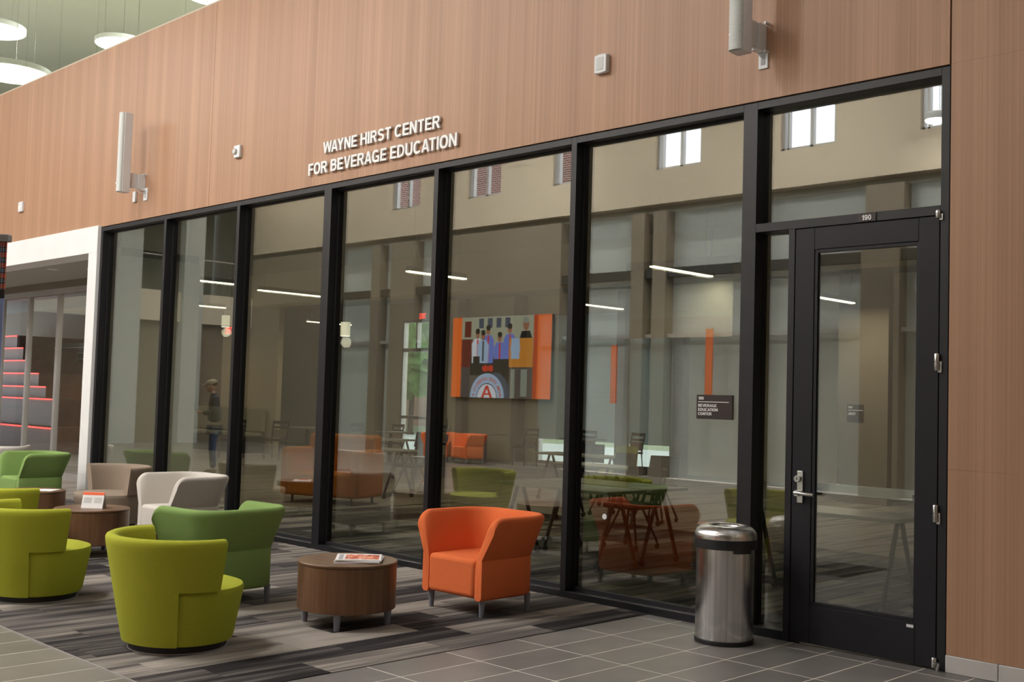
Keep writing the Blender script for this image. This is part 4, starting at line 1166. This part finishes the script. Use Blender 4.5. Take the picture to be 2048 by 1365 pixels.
for k, ch in enumerate(s_):
    if ch == ' ': continue
    th = R(195-(210*k/(len(s_)-1)))  # read from the hall: left is +x
    me = text_mesh(ch, 'drum_letter', .12, .002)
    cxm = sum(v.co.x for v in me.vertices)/len(me.vertices)
    px_, pz_ = -.47*math.cos(th), .47*math.sin(th)
    if pz_ < .02: continue
    ang = th-math.pi/2
    for v in me.vertices:
        lx, lz = (v.co.x-cxm), v.co.y-.04
        rx_, rz_ = lx*math.cos(ang)-lz*math.sin(ang), lx*math.sin(ang)+lz*math.cos(ang)
        v.co = Vector((fx(.385)+px_-rx_, layer[0]+.0005, pz_+rz_))
    link('drum_letter', me, MT['v_orange2'], vw)

# people, grown from a joint skeleton
def skin_body(name, joints, edges, material, parent, sub=2, root=0):
    me = bpy.data.meshes.new(name); me.from_pydata([j[0] for j in joints], edges, [])
    o = bpy.data.objects.new(name, me); C.objects.link(o); o.parent = parent
    o.modifiers.new('skin', 'SKIN').use_smooth_shade = True
    for i, j in enumerate(joints):
        r_ = j[1]; me.skin_vertices[0].data[i].radius = r_ if isinstance(r_, tuple) else (r_, r_)
        me.skin_vertices[0].data[i].use_root = (i == root)
    s = o.modifiers.new('sub', 'SUBSURF'); s.levels = sub; s.render_levels = sub
    me.materials.append(material)
    return o
def hand(parent, wrist, tip, side, name='hand'):
    """palm and five separate fingers from wrist towards tip"""
    w_, d = Vector(wrist), (Vector(tip)-Vector(wrist)).normalized()
    u_ = d.cross(Vector((0, 0, 1))).normalized() if abs(d.z) < .9 else Vector((0, 1, 0))
    n_ = u_.cross(d)
    J = [(w_, .024), (w_+d*.05, (.034, .016)), (w_+d*.085, (.036, .014))]; E = [(0, 1), (1, 2)]
    skin_body(name, [(tuple(a), b) for a, b in J], E, MT['skin'], parent, 1)
    for k, ln_ in enumerate((.062, .072, .068, .052)):
        o_ = w_+d*.075+u_*(k-1.5)*.019
        P_ = [(tuple(o_), .009), (tuple(o_+d*ln_*.55-n_*.012), .008), (tuple(o_+d*ln_*.85-n_*.035), .007)]
        skin_body('finger', P_, [(0, 1), (1, 2)], MT['skin'], parent, 1)
    o_ = w_+d*.03+u_*side*.03
    skin_body('finger', [(tuple(o_), .011), (tuple(o_+u_*side*.025+d*.03-n_*.01), .009), (tuple(o_+u_*side*.02+d*.058-n_*.028), .008)], [(0, 1), (1, 2)], MT['skin'], parent, 1)
def head(parent, c, face, hairm, cap=False):
    c = Vector(c); f = Vector(face).normalized(); s = Vector((0, 0, 1)).cross(f)
    rot = Matrix((f, s, Vector((0, 0, 1)))).transposed()
    def blob(name, m, scale, off, par, sub=3):
        bm = bmesh.new(); bmesh.ops.create_icosphere(bm, subdivisions=sub, radius=1)
        for v in bm.verts:
            p = Vector((v.co.x*scale[0], v.co.y*scale[1], v.co.z*scale[2]))
            if name == 'head' and p.z < -.04: p.y *= .82; p.x *= .92
            v.co = c+rot @ (p+Vector(off))
        me = bpy.data.meshes.new(name); bm.to_mesh(me); bm.free()
        for q in me.polygons: q.use_smooth = True
        return link(name, me, m, par)
    h_ = blob('head', MT['skin'], (.098, .078, .118), (0, 0, 0), parent)
    blob('nose', MT['skin'], (.018, .014, .024), (.100, 0, -.012), h_, 2)
    for sd in (-1, 1):
        blob('ear', MT['skin'], (.018, .010, .030), (-.005, sd*.079, -.005), h_, 2)
        blob('eye', MT['hair'], (.008, .012, .008), (.088, sd*.030, .014), h_, 2)
    blob('mouth', MT['shoe'], (.006, .024, .006), (.090, 0, -.055), h_, 2)
    blob('hair', hairm, (.102, .084, .085), (-.014, 0, .042), parent)
    if cap:
        blob('cap', MT['cap'], (.108, .090, .075), (-.004, 0, .062), parent)
        blob('cap_brim', MT['cap'], (.075, .075, .010), (.115, 0, .052), parent)
# standing man looking at a phone
mn = empty('person', (-18.95, -4.30, .006), R(120), 'man in a cap and dark jacket looking at his phone, mirrored in the glass', 'person')
J = [((0, 0, .95), (.15, .13)), ((.0, 0, 1.12), (.15, .12)), ((.01, 0, 1.34), (.17, .12)), ((.03, 0, 1.47), (.08, .08)), ((.05, 0, 1.53), (.055, .055)),
     ((.0, .19, 1.40), .065), ((.02, .24, 1.16), .052), ((.20, .14, 1.12), .042), ((.0, -.19, 1.40), .065), ((.02, -.24, 1.16), .052), ((.22, -.10, 1.14), .042)]
skin_body('jacket', J, [(0, 1), (1, 2), (2, 3), (3, 4), (2, 5), (5, 6), (6, 7), (2, 8), (8, 9), (9, 10)], MT['navy'], mn)
J = [((0, 0, .93), (.15, .13)), ((0, .09, .84), .095), ((.02, .10, .48), .068), ((-.02, .11, .10), .052), ((0, -.09, .84), .095), ((.03, -.10, .48), .068), ((.0, -.11, .10), .052)]
skin_body('trousers', J, [(0, 1), (1, 2), (2, 3), (0, 4), (4, 5), (5, 6)], MT['denim'], mn)
for s, x in ((1, -.02), (-1, 0)):
    skin_body('shoe', [((x-.06, s*.11, .045), .042), ((x+.06, s*.115, .042), .045), ((x+.17, s*.125, .032), .032)], [(0, 1), (1, 2)], MT['shoe'], mn)
skin_body('neck', [((.03, 0, 1.44), .05), ((.06, 0, 1.56), .048)], [(0, 1)], MT['skin'], mn, 1)
head(mn, (.09, 0, 1.645), (1, 0, -.18), MT['hair'], True)
hand(mn, (.20, .135, 1.12), (.36, .06, 1.17), -1); hand(mn, (.22, -.095, 1.14), (.37, -.02, 1.20), 1)
ph = tag(B().box(-.006, .006, -.038, .038, -.075, .075).build('phone', MT['plinth'], bevel=.004), 'mobile phone with a lit blue screen held by the standing man', 'phone')
ph.location = (-18.95-.365*.5, -4.30+.365*.866, 1.25); ph.rotation_euler = (0, R(25), R(120))
B().box(-.0072, -.0062, -.034, .034, -.068, .068).build('phone_display', MT['phone'], ph)
# seated man in a dark shirt on an orange chair under the video wall
wing_chair((-20.9, -11.75), R(150), 'orange', 'orange armchair with a seated man under the video wall, mirrored in the glass')
wing_chair((-19.9, -11.8), R(190), 'orange', 'empty orange armchair under the video wall, mirrored in the glass')
def seated(name, loc, rz, shirt, label, cap=False):
    p = empty(name, (*loc, .0), rz, label, 'person')
    J = [((0, .05, .52), (.16, .14)), ((0, .09, .75), (.16, .11)), ((0, .06, .98), (.17, .11)), ((0, .02, 1.10), .075),
         ((.16, .05, 1.03), .055), ((.185, -.04, .80), .045), ((.13, -.24, .72), .038), ((-.16, .05, 1.03), .055), ((-.185, -.04, .80), .045), ((-.13, -.24, .72), .038)]
    skin_body('shirt', J, [(0, 1), (1, 2), (2, 3), (2, 4), (4, 5), (5, 6), (2, 7), (7, 8), (8, 9)], shirt, p)
    J = [((0, .06, .52), (.16, .13)), ((.10, -.02, .52), .092), ((.13, -.40, .50), .070), ((.12, -.42, .10), .050), ((-.10, -.02, .52), .092), ((-.13, -.40, .50), .070), ((-.12, -.42, .10), .050)]
    skin_body('trousers', J, [(0, 1), (1, 2), (2, 3), (0, 4), (4, 5), (5, 6)], MT['denim'], p)
    for s in (-1, 1): skin_body('shoe', [((s*.12, -.38, .05), .042), ((s*.12, -.50, .045), .044), ((s*.12, -.60, .035), .032)], [(0, 1), (1, 2)], MT['shoe'], p)
    skin_body('neck', [((0, .02, 1.06), .052), ((0, -.01, 1.19), .048)], [(0, 1)], MT['skin'], p, 1)
    head(p, (0, -.04, 1.265), (0, -1, -.25), MT['hair'], cap)
    hand(p, (.13, -.24, .72), (.05, -.36, .70), 1); hand(p, (-.13, -.24, .72), (-.05, -.36, .70), -1)
seated('person', (-20.9, -11.72), R(150), MT['charcoal'], 'man in a cap and dark shirt seated in an orange chair, mirrored in the glass', True)
_p = at(262, 845, 20)
seated('person', (_p.x, _p.y), R(60), MT['orange'], 'person in an orange shirt seated at a table behind the first pane')
t = empty('office_chair', (_p.x, _p.y, .005), R(60), 'pale chair under the person in the orange shirt', 'chair')
B().box(-.23, .23, -.22, .22, .41, .45).build('seat', MT['plastic'], t, bevel=.01)
B().box(-.22, .22, .24, .27, .55, .90).build('backrest', MT['plastic'], t, bevel=.01)
for sx in (-.2, .2):
    for sy in (-.2, .24): B().tube([(sx, sy, 0), (sx, sy, .56 if sy > 0 else .42)], .012, 6).build('leg', MT['alum'], t)

p = at(1862, 235, 19.2); disc_lamp(p.x, -p.y, p.z, .19, 'small round downlight lamp mirrored in the pane above the door', 25, 10.2, 'disc lamps in the hall')
# unseen fill lamps added high up to brighten the opposite wall
for k in range(6):
    x = -28+5.2*k
    t = empty('wall_fill_lamp', (x, DY+1.5, 9.9), 0, ('added linear fill lamp farthest from the door', 'added linear fill lamp second from the far end', 'added linear fill lamp third from the far end', 'added linear fill lamp fourth from the far end', 'added linear fill lamp second from the door end', 'added linear fill lamp at the door end')[k], 'fill lamp', 'added fill lamps for the opposite wall')
    B().box(-1.6, 1.6, -.08, .08, .02, .30).build('housing', MT['alum'], t)
    B().box(-1.55, 1.55, -.06, .06, .0, .02).build('diffuser', MT['lamp'], t)
    area('wall_fill_light', (0, 0, -.02), 3.0, .12, LIGHT['wall_fill'], (R(-38), 0, 0), (1, .96, .90), 'RECTANGLE', t)

for x, w_, z0, z1, l in ((-13.42, .17, 1.45, 3.15, 'narrow orange wall banner mirrored beside the room sign'), (-15.95, .16, 1.55, 2.85, 'narrow orange wall banner mirrored left of the room sign')):
    t = empty('wall_banner', (x, DY-.02, z0), 0, l, 'banner', 'orange wall banners')
    B().box(-w_/2, w_/2, .0, .03, 0, z1-z0).build('banner_cloth', MT['orange'], t)
    B().box(-w_/2-.01, w_/2+.01, -.005, .04, z1-z0, z1-z0+.03).build('banner_bar', MT['alum'], t)
def task_chair(x, y, rz, m, label):
    t = empty('task_chair', (x, y, .005), rz, label, 'chair', 'task chairs at the caster tables')
    B().box(-.23, .23, -.22, .22, .43, .49).build('seat', MT[m], t, bevel=.025, seg=3)
    bk = B(); n = 10; lo = []
    for i in range(n+1):
        u_ = -1+2*i/n; lo.append([(u_*.23, .25-.06*u_*u_, .56), (u_*.23, .25-.06*u_*u_+.03, .56), (u_*.21, .30-.06*u_*u_+.03, .86), (u_*.21, .30-.06*u_*u_, .86)])
    ring_sweep(bk.bm, lo); bk.build('backrest', MT[m], t, smooth=40)
    B().tube([(0, .20, .45), (0, .27, .60)], .02, 6).build('back_stem', MT['plinth'], t)
    for a_ in (45, 135, 225, 315):
        c_, s_2 = math.cos(R(a_)), math.sin(R(a_))
        B().tube([(c_*.12, s_2*.12, .43), (c_*.29, s_2*.29, .07)], .014, 6).build('leg', MT['plinth'], t)
        B().lathe([(.030, -.012), (.034, -.008), (.034, .008), (.030, .012)], 12, (c_*.29, s_2*.29, .034), axis='x').build('caster', MT['plinth'], t)
for x, y, a_, m, l in ((-9.1, 5.25, 10, 'charcoal', 'black task chair at the middle caster table, nearer the door'), (-9.9, 5.3, -12, 'charcoal', 'black task chair at the middle caster table, farther from the door'), (-11.4, 7.25, 0, 'lime', 'lime task chair at the back caster table'), (-12.1, 7.3, 15, 'charcoal', 'black task chair at the back caster table'), (-13.8, 5.05, 0, 'charcoal', 'black task chair behind the fourth pane'), (-17.0, 7.85, 8, 'charcoal', 'black task chair under the cylinder pendant'), (-7.6, 2.85, 5, 'charcoal', 'black task chair behind the nearest caster tables')):
    task_chair(x, y, R(a_), m, l)
